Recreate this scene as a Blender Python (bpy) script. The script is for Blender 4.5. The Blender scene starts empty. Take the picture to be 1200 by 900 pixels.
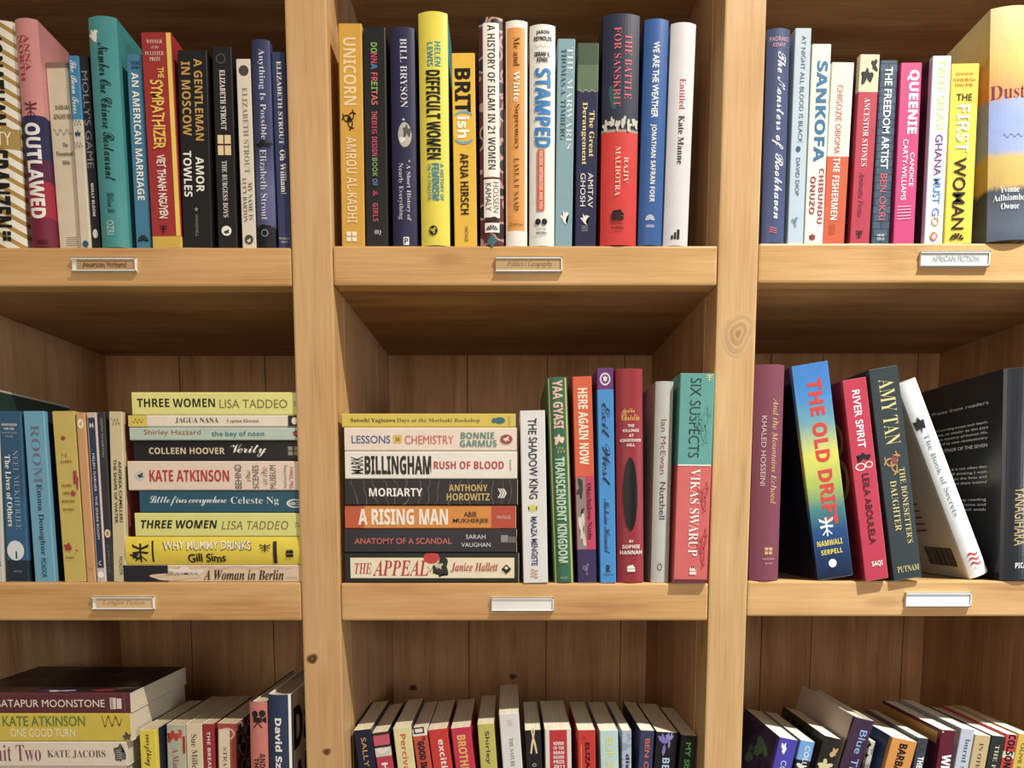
import bpy, bmesh, math, random
from mathutils import Vector
random.seed(7)
sc = bpy.context.scene
COL = sc.collection

# ---------------------------------------------------------------- camera, world, lights, exposure
F, CX, CY = 780.0, 597.0, 672.0            # focal length and principal point in pixels of the 1200 x 900 frame
TH = math.atan(72.0 / 780.0)               # the camera looks slightly down
D, H = 0.765, 1.45                         # distance to the bookcase front (Y = 0), eye height
cam = bpy.data.cameras.new('camera')
cam.sensor_width = 36.0
cam.lens = F / 1200 * 36
cam.shift_x = (600 - CX) / 1200
cam.shift_y = (CY - 450) / 1200
cam.clip_start = 0.01
co = bpy.data.objects.new('camera', cam)
co.location = (0, -D, H)
co.rotation_euler = (math.pi / 2 - TH, 0, 0)
COL.objects.link(co)
sc.camera = co

world = bpy.data.worlds.new('world')
sc.world = world
world.use_nodes = True
bg = world.node_tree.nodes['Background']
bg.inputs[0].default_value = (1.0, 0.87, 0.73, 1)
bg.inputs[1].default_value = 0.28

def light(name, kind, loc, target, energy, color, size, spot=None, blend=0.5):
    l = bpy.data.lights.new(name, kind)
    l.energy = energy
    l.color = color
    if kind == 'AREA':
        l.shape = 'DISK'
        l.size = size
    else:
        l.shadow_soft_size = size
    if kind == 'SPOT':
        l.spot_size = math.radians(spot)
        l.spot_blend = blend
    o = bpy.data.objects.new(name, l)
    o.location = loc
    o.rotation_euler = (Vector(target) - Vector(loc)).to_track_quat('-Z', 'Y').to_euler()
    COL.objects.link(o)
    return o

light('ceiling_spot_light', 'SPOT', (1.10, -0.86, H + 2.15), (0.28, 0.0, H + 0.05), 335, (1.0, 0.93, 0.82), 0.016, 56, 0.95)
light('daylight_spot_light', 'SPOT', (1.22, -0.90, H + 2.15), (0.66, 0.0, H + 0.12), 370, (0.66, 0.88, 1.0), 0.016, 27, 1.0)
light('room_bounce_light', 'AREA', (-0.2, -2.7, H + 0.35), (0, 0, H - 0.05), 20, (1.0, 0.87, 0.73), 1.6)
light('shop_window_light', 'AREA', (2.3, -1.7, H + 0.2), (0.3, 0, H), 17, (0.84, 0.93, 1.0), 0.5)

sc.view_settings.view_transform = 'Standard'
sc.view_settings.look = 'None'
sc.view_settings.gamma = 1.0
sc.view_settings.use_curve_mapping = False
sc.view_settings.exposure = 0.0

# ---------------------------------------------------------------- pixel -> world on a plane of known depth
CT, ST = math.cos(TH), math.sin(TH)
def at(u, v, Y=0.0):
    k = (CY - v) / F
    d = Vector(((u - CX) / F, CT + k * ST, -ST + k * CT))
    t = (Y + D) / d.y
    return Vector((0, -D, H)) + d * t

# ---------------------------------------------------------------- materials
def lin(h):
    h = h.lstrip('#')
    out = []
    for i in (0, 2, 4):
        c = int(h[i:i + 2], 16) / 255
        out.append(c / 12.92 if c <= 0.04045 else ((c + 0.055) / 1.055) ** 2.4)
    l = 0.25 * out[0] + 0.65 * out[1] + 0.1 * out[2]         # printed inks are a little duller than screen colours
    out = [max(0.0, c + (l - c) * 0.10) * 0.97 for c in out]
    return (out[0], out[1], out[2], 1)
_mats = {}
def new_mat(name, rough=0.45):
    m = bpy.data.materials.new(name)
    m.use_nodes = True
    nt = m.node_tree
    b = nt.nodes['Principled BSDF']
    b.inputs['Roughness'].default_value = rough
    b.inputs['Specular IOR Level'].default_value = 0.3 if rough > 0.35 else 0.55
    return m, nt, b
def N(nt, t, **kw):
    n = nt.nodes.new(t)
    for k, v in kw.items():
        setattr(n, k, v)
    return n
def ramp(nt, stops, interp='LINEAR'):
    r = N(nt, 'ShaderNodeValToRGB')
    cr = r.color_ramp
    cr.interpolation = interp
    while len(cr.elements) < len(stops):
        cr.elements.new(0.5)
    for e, (p, c) in zip(cr.elements, stops):
        e.position = p
        e.color = lin(c) if isinstance(c, str) else c
    return r
def wear(nt, b, col, amount=0.14, scale=60):
    """print and handling variation: a faint mottling of the colour and of the gloss"""
    tc = N(nt, 'ShaderNodeTexCoord')
    no = N(nt, 'ShaderNodeTexNoise')
    no.inputs['Scale'].default_value = scale
    no.inputs['Detail'].default_value = 5
    nt.links.new(tc.outputs['Object'], no.inputs['Vector'])
    mp = N(nt, 'ShaderNodeMapRange')
    mp.inputs[1].default_value = 0.3
    mp.inputs[2].default_value = 0.7
    mp.inputs[3].default_value = 1 - amount
    mp.inputs[4].default_value = 1.0
    nt.links.new(no.outputs['Fac'], mp.inputs[0])
    mx = N(nt, 'ShaderNodeMix', data_type='RGBA', blend_type='MULTIPLY')
    mx.inputs[0].default_value = 1
    if isinstance(col, tuple):
        mx.inputs[6].default_value = col
    else:
        nt.links.new(col, mx.inputs[6])
    nt.links.new(mp.outputs[0], mx.inputs[7])
    nt.links.new(mx.outputs[2], b.inputs['Base Color'])
def flat(h, rough=0.45):
    k = ('flat', h, rough)
    if k not in _mats:
        m, nt, b = new_mat('print_' + h.lstrip('#'), rough)
        wear(nt, b, lin(h), 0.08)
        _mats[k] = m
    return _mats[k]
def foil(h):
    k = ('foil', h)
    if k not in _mats:
        m, nt, b = new_mat('foil_' + h.lstrip('#'), 0.35)
        b.inputs['Base Color'].default_value = lin(h)
        b.inputs['Metallic'].default_value = 0.3
        _mats[k] = m
    return _mats[k]
def banded(stops, interp, rough=0.4):
    """stops: (height fraction from the foot of the book, colour), ascending"""
    m, nt, b = new_mat('jacket_bands', rough)
    tc = N(nt, 'ShaderNodeTexCoord')
    sp = N(nt, 'ShaderNodeSeparateXYZ')
    nt.links.new(tc.outputs['Generated'], sp.inputs[0])
    no = N(nt, 'ShaderNodeTexNoise')
    no.inputs['Scale'].default_value = 14
    nt.links.new(tc.outputs['Generated'], no.inputs['Vector'])
    ad = N(nt, 'ShaderNodeMath', operation='MULTIPLY_ADD')
    ad.inputs[1].default_value = 0.05 if interp == 'LINEAR' else 0.0
    nt.links.new(no.outputs['Fac'], ad.inputs[0])
    nt.links.new(sp.outputs['Z'], ad.inputs[2])
    r = ramp(nt, stops, interp)
    nt.links.new(ad.outputs[0], r.inputs[0])
    wear(nt, b, r.outputs[0], 0.1)
    return m
def patterned(kind, c1, c2, scale=30, rough=0.4, c3=None, thresh=0.5):
    m, nt, b = new_mat('jacket_' + kind, rough)
    tc = N(nt, 'ShaderNodeTexCoord')
    if kind == 'diagonal':
        mp = N(nt, 'ShaderNodeMapping')
        mp.inputs['Rotation'].default_value = (0, math.radians(62), 0)
        nt.links.new(tc.outputs['Object'], mp.inputs[0])
        w = N(nt, 'ShaderNodeTexWave', bands_direction='X')
        w.inputs['Scale'].default_value = scale
        nt.links.new(mp.outputs[0], w.inputs['Vector'])
        out = w.outputs['Fac']
    elif kind == 'cells':
        w = N(nt, 'ShaderNodeTexVoronoi')
        w.inputs['Scale'].default_value = scale
        nt.links.new(tc.outputs['Object'], w.inputs['Vector'])
        out = w.outputs['Distance']
    elif kind == 'swirl':
        w = N(nt, 'ShaderNodeTexWave', wave_type='RINGS')
        w.inputs['Scale'].default_value = scale
        w.inputs['Distortion'].default_value = 9
        w.inputs['Detail Scale'].default_value = 1.2
        nt.links.new(tc.outputs['Object'], w.inputs['Vector'])
        out = w.outputs['Fac']
    elif kind == 'brick':
        mp = N(nt, 'ShaderNodeMapping')
        mp.inputs['Rotation'].default_value = (math.pi / 2, 0, 0)
        nt.links.new(tc.outputs['Object'], mp.inputs[0])
        w = N(nt, 'ShaderNodeTexBrick')
        w.inputs['Scale'].default_value = scale
        w.inputs['Color1'].default_value = lin(c1)
        w.inputs['Color2'].default_value = lin(c3 or c1)
        w.inputs['Mortar'].default_value = lin(c2)
        w.inputs['Mortar Size'].default_value = 0.03
        w.inputs['Brick Width'].default_value = 0.9
        w.inputs['Row Height'].default_value = 0.45
        nt.links.new(mp.outputs[0], w.inputs['Vector'])
        wear(nt, b, w.outputs['Color'], 0.2)
        return m
    else:                                            # blotches of paint or photograph
        w = N(nt, 'ShaderNodeTexNoise')
        w.inputs['Scale'].default_value = scale
        w.inputs['Detail'].default_value = 4
        nt.links.new(tc.outputs['Object'], w.inputs['Vector'])
        out = w.outputs['Fac']
    st = [(0.0, c1), (thresh, c2)] if not c3 else [(0.0, c1), (thresh, c2), (min(0.99, thresh + 0.12), c3)]
    r = ramp(nt, st, 'CONSTANT')
    nt.links.new(out, r.inputs[0])
    wear(nt, b, r.outputs[0], 0.1)
    return m
def pages_mat(h):
    k = ('pages', h)
    if k not in _mats:
        m, nt, b = new_mat('paper_edges', 0.8)
        tc = N(nt, 'ShaderNodeTexCoord')
        mp = N(nt, 'ShaderNodeMapping')
        mp.inputs['Scale'].default_value = (2200, 12, 12)
        nt.links.new(tc.outputs['Object'], mp.inputs[0])
        no = N(nt, 'ShaderNodeTexNoise')
        no.inputs['Scale'].default_value = 1.0
        no.inputs['Detail'].default_value = 2
        nt.links.new(mp.outputs[0], no.inputs['Vector'])
        c = lin(h)
        r = ramp(nt, [(0.3, (c[0] * .72, c[1] * .68, c[2] * .6, 1)), (0.62, c)])
        nt.links.new(no.outputs['Fac'], r.inputs[0])
        nt.links.new(r.outputs[0], b.inputs['Base Color'])
        _mats[k] = m
    return _mats[k]
def wood(name, axis, light_c, mid_c, dark_c, rough=0.5, joints=None):
    """pine: long grain along one axis, broad tone changes, fine streaks and the odd knot"""
    m, nt, b = new_mat(name, rough)
    tc = N(nt, 'ShaderNodeTexCoord')
    oi = N(nt, 'ShaderNodeObjectInfo')
    mul = N(nt, 'ShaderNodeVectorMath', operation='SCALE')
    mul.inputs['Scale'].default_value = 7.3
    comb = N(nt, 'ShaderNodeCombineXYZ')
    for i in range(3):
        nt.links.new(oi.outputs['Random'], comb.inputs[i])
    nt.links.new(comb.outputs[0], mul.inputs[0])
    add = N(nt, 'ShaderNodeVectorMath', operation='ADD')
    nt.links.new(tc.outputs['Object'], add.inputs[0])
    nt.links.new(mul.outputs[0], add.inputs[1])
    def stretched(s_across, s_along):
        mp = N(nt, 'ShaderNodeMapping')
        s = [s_across] * 3
        s[axis] = s_along
        mp.inputs['Scale'].default_value = s
        nt.links.new(add.outputs[0], mp.inputs[0])
        return mp
    n1 = N(nt, 'ShaderNodeTexNoise')                    # broad growth bands
    n1.inputs['Scale'].default_value = 1
    n1.inputs['Detail'].default_value = 3
    n1.inputs['Distortion'].default_value = 0.6
    nt.links.new(stretched(38, 3.0).outputs[0], n1.inputs['Vector'])
    n2 = N(nt, 'ShaderNodeTexNoise')                    # fine pores
    n2.inputs['Scale'].default_value = 1
    n2.inputs['Detail'].default_value = 6
    nt.links.new(stretched(420, 14).outputs[0], n2.inputs['Vector'])
    n3 = N(nt, 'ShaderNodeTexNoise')                    # blotches of varnish
    n3.inputs['Scale'].default_value = 9
    n3.inputs['Detail'].default_value = 3
    nt.links.new(add.outputs[0], n3.inputs['Vector'])
    r = ramp(nt, [(0.28, dark_c), (0.46, mid_c), (0.68, light_c)])
    mixf = N(nt, 'ShaderNodeMath', operation='MULTIPLY_ADD')
    mixf.inputs[1].default_value = 0.5
    nt.links.new(n1.outputs['Fac'], mixf.inputs[0])
    m2 = N(nt, 'ShaderNodeMath', operation='MULTIPLY_ADD')
    m2.inputs[1].default_value = 0.3
    nt.links.new(n2.outputs['Fac'], m2.inputs[0])
    m3 = N(nt, 'ShaderNodeMath', operation='MULTIPLY')
    m3.inputs[1].default_value = 0.24
    nt.links.new(n3.outputs['Fac'], m3.inputs[0])
    nt.links.new(m3.outputs[0], m2.inputs[2])
    nt.links.new(m2.outputs[0], mixf.inputs[2])
    nt.links.new(mixf.outputs[0], r.inputs[0])
    vo = N(nt, 'ShaderNodeTexVoronoi')                  # knots
    vo.inputs['Scale'].default_value = 1
    nt.links.new(stretched(16, 5).outputs[0], vo.inputs['Vector'])
    kr = ramp(nt, [(0.0, '6a4526'), (0.07, 'a87a48'), (0.13, 'ffffff')])
    nt.links.new(vo.outputs['Distance'], kr.inputs[0])
    mx = N(nt, 'ShaderNodeMix', data_type='RGBA', blend_type='MULTIPLY')
    mx.inputs[0].default_value = 0.25
    nt.links.new(r.outputs[0], mx.inputs[6])
    nt.links.new(kr.outputs[0], mx.inputs[7])
    nt.links.new(mx.outputs[2], b.inputs['Base Color'])
    bp = N(nt, 'ShaderNodeBump')
    bp.inputs['Strength'].default_value = 0.12
    bp.inputs['Distance'].default_value = 0.002
    nt.links.new(mixf.outputs[0], bp.inputs['Height'])
    nt.links.new(bp.outputs[0], b.inputs['Normal'])
    return m
W_RAIL = wood('pine_rail', 0, 'daac6e', 'c59454', '9a6834', 0.42)
W_POST = wood('pine_post', 2, 'd5ad76', 'c3965c', 'a0703d', 0.42)
W_SIDE = wood('pine_side', 2, 'cda270', 'b38554', '885e36', 0.6)
W_BACK = wood('pine_back', 2, 'cba070', 'ae8050', '825832', 0.6)
W_SHELF = wood('pine_shelf', 0, 'bd9262', '9c7044', '724a2a', 0.55)
M_PLASTIC = flat('f2efe8', 0.3)

# ---------------------------------------------------------------- object helpers
def empty(name, loc=(0, 0, 0), label=None, cat=None, group=None):
    o = bpy.data.objects.new(name, None)
    o.empty_display_size = 0.02
    o.location = loc
    COL.objects.link(o)
    tag(o, label, cat, group)
    return o
def tag(o, label=None, cat=None, group=None):
    if label: o['label'] = label
    if cat: o['category'] = cat
    if group: o['group'] = group
def mesh_obj(name, verts, faces, mats, parent=None, mi=None, smooth=False):
    me = bpy.data.meshes.new(name)
    me.from_pydata([tuple(v) for v in verts], [], faces)
    for m in (mats if isinstance(mats, (list, tuple)) else [mats]):
        me.materials.append(m)
    if mi:
        me.polygons.foreach_set('material_index', mi)
    if smooth:
        me.polygons.foreach_set('use_smooth', [True] * len(me.polygons))
    me.update()
    o = bpy.data.objects.new(name, me)
    COL.objects.link(o)
    o.parent = parent
    return o
def bm_obj(name, bm, mat, parent=None):
    me = bpy.data.meshes.new(name)
    bm.to_mesh(me)
    bm.free()
    for m in (mat if isinstance(mat, (list, tuple)) else [mat]):
        me.materials.append(m)
    o = bpy.data.objects.new(name, me)
    COL.objects.link(o)
    o.parent = parent
    return o
def add_box(bm, lo, hi, bev=0.0):
    r = bmesh.ops.create_cube(bm, size=1.0)
    for v in r['verts']:
        v.co = Vector([lo[i] + (v.co[i] + 0.5) * (hi[i] - lo[i]) for i in range(3)])
    if bev:
        es = set(e for v in r['verts'] for e in v.link_edges)
        bmesh.ops.bevel(bm, geom=list(es), offset=bev, segments=2, affect='EDGES', profile=0.6)

# ---------------------------------------------------------------- the bookcase
PX = []                                                  # the four uprights: left and right edge in X
for l, r in ((-131, -84), (346, 393), (837.5, 884), (1322, 1369)):
    PX.append((at(l, 450).x, at(r, 450).x))
DEEP = 0.338
CELL_Z = {}                                              # (row, column): top of the shelf the books stand on
RAIL = {}
for c in range(3):
    u = (130, 615, 1040)[c]
    t1, b1 = at(u, (289.5, 287.5, 284.5)[c]).z, at(u, (335, 334, 331)[c]).z
    t2, b2 = at(u, (682.5, 683.5, 681)[c]).z, at(u, (727.5, 727.5, 722.5)[c]).z
    hh = b1 - t2
    RAIL[(1, c)], RAIL[(2, c)] = (t1, b1), (t2, b2)
    RAIL[(0, c)] = (t1 + hh + 0.045, t1 + hh)
    RAIL[(3, c)] = (b2 - hh, b2 - hh - 0.045)
ZTOP = RAIL[(0, 1)][0] + 0.06
ZBOT = RAIL[(3, 1)][1] - 0.06
case = empty('bookcase', ((PX[0][0] + PX[3][1]) / 2, 0, ZBOT),
             'large pine bookcase of nine visible open square compartments full of books', 'bookcase')
CO = case.location.copy()
def case_part(name, bm, mat):
    bmesh.ops.translate(bm, verts=bm.verts, vec=-CO)
    return bm_obj(name, bm, mat, case)
for l, r in PX:
    bm = bmesh.new()
    add_box(bm, (l, 0, ZBOT), (r, 0.045, ZTOP), 0.0022)
    case_part('upright_post', bm, W_POST)
for c in range(3):
    x0, x1 = PX[c][1], PX[c + 1][0]
    for r in range(4):
        t, b = RAIL[(r, c)]
        bm = bmesh.new()
        add_box(bm, (x0 + 0.0004, 0.0008, b), (x1 - 0.0004, 0.024, t), 0.0024)
        case_part('shelf_rail', bm, W_RAIL)
        bm = bmesh.new()
        add_box(bm, (x0 - 0.004, 0.0235, b + 0.001), (x1 + 0.004, DEEP, t - 0.0002))
        case_part('shelf_board', bm, W_SHELF)
        CELL_Z[(r, c)] = t
for k, (l, r) in enumerate(PX):
    for s in (0, 1):
        if (k == 0 and s == 0) or (k == 3 and s == 1):
            continue
        bm = bmesh.new()
        e = r if s else l
        n = 3
        for i in range(n):                               # jointed side planks
            y0, y1 = 0.0445 + (DEEP - 0.0445) * i / n, 0.0445 + (DEEP - 0.0445) * (i + 1) / n - 0.0008
            if s: add_box(bm, (e - 0.02, y0, ZBOT), (e + 0.0006, y1, ZTOP), 0.0004)
            else: add_box(bm, (e - 0.0006, y0, ZBOT), (e + 0.02, y1, ZTOP), 0.0004)
        case_part('side_board', bm, W_SIDE)
for c in range(3):
    x0, x1 = PX[c][1] - 0.01, PX[c + 1][0] + 0.01
    bm = bmesh.new()
    cuts = [x0] + [x0 + (x1 - x0) * f for f in ((.30, .62, .93), (.31, .60, .88), (.36, .55, .90))[c]] + [x1]
    for i in range(len(cuts) - 1):                       # tongue-and-groove back planks
        add_box(bm, (cuts[i], DEEP, ZBOT), (cuts[i + 1] - 0.0012, DEEP + 0.012, ZTOP), 0.0006)
    add_box(bm, (x0, DEEP + 0.012, ZBOT), (x1, DEEP + 0.016, ZTOP))
    case_part('back_panel', bm, W_BACK)
# knots and filled nail holes where they stand on the posts and back planks
def knot(u, v, Y, r, cols, squash=1.0, seed=0):
    P = at(u, v, Y)
    rnd = random.Random(seed)
    ph = [rnd.uniform(0, 6.28) for _ in range(3)]
    vs, fs, mi = [], [], []
    for i, c in enumerate(cols):
        rr = r * (1 - i / len(cols))
        fs.append(list(range(len(vs), len(vs) + 28))[::-1])
        mi.append(i)
        for k in range(28):
            a = k / 28 * math.tau
            q = rr * (1 + 0.13 * math.sin(2 * a + ph[0]) + 0.08 * math.sin(3 * a + ph[1]))
            vs.append((P.x + q * math.cos(a) - CO.x, Y - 0.00012 * (i + 1), P.z + q * squash * math.sin(a) - CO.z))
    mesh_obj('wood_knot', vs, fs, [flat(c, 0.5) for c in cols], case, mi)
knot(366, 772, 0, 0.006, ('8a5f34', '4a2c16', '7d5836'), 1.1, 1)
knot(383, 881, 0, 0.0045, ('8a5f34', '5a371c'), 1.1, 8)
knot(865, 391, 0, 0.0185, ('c9a06b', 'bf9560', 'c8a06c', 'b78a56', 'c29866', 'a97d4b'), 1.25, 2)
knot(484, 806, DEEP, 0.006, ('6b4526', '3d2413'), 1.0, 3)
knot(601, 793, DEEP, 0.006, ('6b4526', '3d2413'), 1.0, 4)
knot(1115, 440, DEEP, 0.009, ('8a6038', '74502e'), 1.2, 5)

# ---------------------------------------------------------------- lettering
ALPHA = {'B': (0x1D400, 0x1D41A, 0x1D7CE), 'S': (0x1D4D0, 0x1D4EA, None), 'X': (0x1D5D4, 0x1D5EE, 0x1D7EC),
         'M': (0x1D670, 0x1D68A, 0x1D7F6), 'I': (0x1D434, 0x1D44E, None), 'J': (0x1D468, 0x1D482, None),
         'Y': (0x1D608, 0x1D622, None)}
# styles: n plain sans, X bold sans, k extra heavy sans, B bold serif, R roman serif, I italic serif, J bold italic serif,
#         S script, Y slanted sans, Z slanted heavy sans, M typewriter, h hand-drawn capitals
def glyphs(s, st):
    st = {'w': 'S', 'R': 'B', 'k': 'X', 'Z': 'X', 'h': 'n', 'b': 'n'}.get(st, st)
    if st not in ALPHA:
        return s
    A, a, d = ALPHA[st]
    out = ''
    for ch in s:
        if 'A' <= ch <= 'Z': out += chr(A + ord(ch) - 65)
        elif ch == 'h' and st == 'I': out += '\u210e'
        elif 'a' <= ch <= 'z': out += chr(a + ord(ch) - 97)
        elif ch.isdigit() and d: out += chr(d + ord(ch) - 48)
        else: out += ch
    return out
_txt = {}
def text_geo(s, st):
    k = (s, st)
    if k not in _txt:
        cu = bpy.data.curves.new('lettering', 'FONT')
        cu.body = glyphs(s, st)
        cu.resolution_u = 3
        cu.fill_mode = 'BOTH'
        cu.offset = {'R': -0.010, 'k': 0.018, 'Z': 0.008, 'h': 0.022, 'b': 0.012, 'S': 0.004, 'w': -0.004}.get(st, 0.0)
        if st == 'w': cu.space_character = 0.84
        if st in 'Z': cu.shear = 0.2
        o = bpy.data.objects.new('lettering', cu)
        me = o.to_mesh()
        vs = [(v.co.x, v.co.y) for v in me.vertices]
        fs = [tuple(p.vertices) for p in me.polygons]
        o.to_mesh_clear()
        bpy.data.objects.remove(o)
        bpy.data.curves.remove(cu)
        if st == 'h':                                    # uneven hand-drawn letters
            vs = [(x, y + 0.05 * math.sin(x * 5.1 + len(s))) for x, y in vs]
        x0, x1 = min(v[0] for v in vs), max(v[0] for v in vs)
        y0, y1 = min(v[1] for v in vs), max(v[1] for v in vs)
        _txt[k] = ([((x - x0) / (x1 - x0), (y - y0) / (y1 - y0)) for x, y in vs], fs)
    return _txt[k]

# ---------------------------------------------------------------- books
Zm = [0, 0, 1.0]
def Z(ox, oy, s): Zm[:] = [ox, oy, s]
def px(x, y): return Zm[0] + x / Zm[2], Zm[1] + y / Zm[2]
BOOKS = []
CUR = {}
def cell(row, col, group):
    CUR.update(row=row, col=col, group=group)
def stand(label, cov, tl, tr, yt, bl, br, yb, marks=(), ins=0.004, dep=None, hard=0, side=None, pg='e9dcc0', rough=0.4,
          interp='C', name=None, fix=0):
    P, Q = at(*px((tl + tr) / 2, yt), ins), at(*px((bl + br) / 2, yb), ins)
    a = math.atan2(P.x - Q.x, P.z - Q.z)
    wt = at(*px(tr, yt), ins).x - at(*px(tl, yt), ins).x
    wb = at(*px(br, yb), ins).x - at(*px(bl, yb), ins).x
    BOOKS.append(dict(CUR, label=label, cov=cov, a=a, w=(wt + wb) / 2 * math.cos(a), P=P, ins=ins, dep=dep, hard=hard, side=side,
                      pg=pg, rough=rough, interp=interp, marks=marks, Z=tuple(Zm), lie=False, name=name, fix=fix,
                      e=((tl + tr) / 2, yt, (bl + br) / 2, yb)))
def lie(label, cov, xl, xr, yt, yb, marks=(), ins=0.004, dep=None, hard=0, side=None, pg='e9dcc0', rough=0.4, interp='C',
        name=None):
    A, B = at(*px(xl, (yt + yb) / 2), ins), at(*px(xr, (yt + yb) / 2), ins)
    BOOKS.append(dict(CUR, label=label, cov=cov, x0=A.x, x1=B.x, zt=at(*px((xl + xr) / 2, yt), ins).z,
                      zb=at(*px((xl + xr) / 2, yb), ins).z, ins=ins, dep=dep, hard=hard, side=side, pg=pg, rough=rough,
                      interp=interp, marks=marks, Z=tuple(Zm), lie=True, name=name, e=None, vm=Zm[1] + (yt + yb) / 2 / Zm[2]))
def T(s, st, col, u0, u1, y0, y1, d='d', n='t'): return ('T', s, st, col, u0, u1, y0, y1, d, n)
def E(shape, col, u, y, ru, ry, n='emblem', seed=1): return ('E', shape, col, u, y, ru, ry, n, seed)
def R(col, u0, u1, y0, y1, n='spine_panel'): return ('R', col, u0, u1, y0, y1, n)
def S(what, arg, col, side, f0, f1, v0, v1, n='cover_lettering', seed=1): return ('S', what, arg, col, side, f0, f1, v0, v1, n, seed)
PART = {'t': 'title_lettering', 'a': 'author_lettering', 's': 'small_lettering', 'p': 'publisher_mark'}

def outline(shape, seed):
    """unit outlines (several loops allowed), x across the spine, y up"""
    rnd = random.Random(seed)
    circ = lambda r, n=24, cx=0, cy=0: [(cx + r * math.cos(i / n * math.tau), cy + r * math.sin(i / n * math.tau)) for i in range(n)]
    if shape == 'disc': return [circ(1)]
    if shape == 'ring':
        n = 24
        return [[(r * math.cos(i / n * math.tau), r * math.sin(i / n * math.tau)) for i, r in ((k, 1), (k + 1, 1), (k + 1, .74), (k, .74))] for k in range(n)]
    if shape == 'blob':
        ph = [(rnd.uniform(0, 6.28), rnd.uniform(.06, .26)) for _ in range(4)]
        o = []
        for i in range(32):
            t = i / 32 * math.tau
            r = 0.78 + sum(q * math.sin((j + 2) * t + p) for j, (p, q) in enumerate(ph))
            o.append((max(-1, min(1, r * math.cos(t))), max(-1, min(1, r * math.sin(t)))))
        return [o]
    if shape == 'star':
        return [[((1 if i % 2 == 0 else .4) * math.sin(i / 10 * math.tau), (1 if i % 2 == 0 else .4) * math.cos(i / 10 * math.tau)) for i in range(10)]]
    if shape == 'fan':
        return [[(.25 * math.cos(a0), .25 * math.sin(a0) - .5), (math.cos(a0), 1.5 * math.sin(a0) - .5), (math.cos(a1), 1.5 * math.sin(a1) - .5), (.25 * math.cos(a1), .25 * math.sin(a1) - .5)]
                for a0, a1 in [(k * math.pi / 6 + .07, (k + 1) * math.pi / 6 - .07) for k in range(6)]]
    if shape == 'bird':
        return [[(-1, .2), (-.35, .35), (-.5, 1), (.05, .5), (.3, .75), (1, .55), (.5, .15), (.2, -.45), (.55, -1), (-.1, -.7), (-.5, -.25)]]
    if shape == 'leaf':
        return [[(0, 1), (.35, .5), (.95, .55), (.6, 0), (.8, -.5), (.15, -.4), (0, -1), (-.15, -.4), (-.8, -.5), (-.6, 0), (-.95, .55), (-.35, .5)]]
    if shape == 'petals':
        o = []
        for a, l in ((2.5, 1.0), (2.0, .9), (1.15, 1.0), (.7, .85), (4.6, 1.0)):
            ca, sa = math.cos(a), math.sin(a)
            pr = [(0, 0), (.3, .16), (.65, .17), (1, 0), (.65, -.17), (.3, -.16)]
            o.append([(l * (x * ca - y * sa), l * (x * sa + y * ca)) for x, y in pr])
        return o
    if shape == 'flame':
        return [[(-1, -1), (1, -1), (1, -.3), (-1, -.3)], [(-1, -.15), (1, -.15), (1, .35), (.6, .2), (.5, 1), (.2, .3), (-.1, .85), (-.35, .25), (-.7, .8), (-1, .3)]]
    if shape == 'window':
        return [[(a, b), (a + .9, b), (a + .9, b + .9), (a, b + .9)] for a in (-1, .1) for b in (-1, .1)]
    if shape == 'bars':
        return [[(-1, -1), (-.5, -1), (-.5, -.2), (-1, -.2)], [(-.3, -1), (.2, -1), (.2, .4), (-.3, .4)], [(.4, -1), (1, -1), (1, 1), (.4, 1)]]
    if shape == 'lines':
        return [[(-1, y), (1, y + .1), (1, y + .2), (-1, y + .1)] for y in (-1, -.55, -.1, .35, .8)]
    if shape == 'chevrons':
        return [[(x, 1), (x + .35, 1), (x + .95, 0), (x + .35, -1), (x, -1), (x + .6, 0)] for x in (-1, -.45, .05)]
    if shape == 'diamond': return [[(0, 1), (1, 0), (0, -1), (-1, 0)]]
    if shape == 'ribbon':
        return [[(-.5, 1), (-.2, 1), (.6, -.2), (.9, -1), (.5, -1)], [(.5, 1), (.2, 1), (-.6, -.2), (-.9, -1), (-.5, -1)], [(-.5, 1), (0, 1.25), (.5, 1), (.3, .85), (0, 1.0), (-.3, .85)]]
    if shape == 'curls':
        o = []
        for k in range(6):
            a = k / 6 * math.tau + .3
            pts = []
            for i in range(9):
                t = i / 8
                aa = a + 1.9 * t * (1 if k % 2 else -1)
                pts.append((t * math.cos(aa), t * math.sin(aa)))
            for i in range(8):
                (x0, y0), (x1, y1) = pts[i], pts[i + 1]
                nx, ny = -(y1 - y0), x1 - x0
                l = math.hypot(nx, ny) or 1
                nx, ny = nx / l * .07, ny / l * .07
                o.append([(x0 - nx, y0 - ny), (x1 - nx, y1 - ny), (x1 + nx, y1 + ny), (x0 + nx, y0 + ny)])
        return o + [circ(.3, 14)]
    if shape == 'insect':
        o = [[(-.12, 1), (.12, 1), (.1, -1), (-.1, -1)]]
        for sx in (-1, 1):
            o += [[(0, .5), (sx, .95), (sx * .9, .6), (0, .3)], [(0, .2), (sx * .95, .1), (sx * .8, -.15), (0, 0)], [(0, -.2), (sx * .7, -.8), (sx * .6, -.9), (0, -.35)]]
        return o
    if shape == 'camera':
        return [circ(.42, 16, -.45, .55), circ(.42, 16, .5, .62), [(-.7, .2), (.45, .2), (.45, -.4), (-.7, -.4)], [(.5, .05), (1, .3), (1, -.5), (.5, -.25)],
                [(-.2, -.4), (0, -.4), (-.55, -1), (-.75, -1)], [(-.15, -.4), (.05, -.4), (.55, -1), (.35, -1)]]
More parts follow.
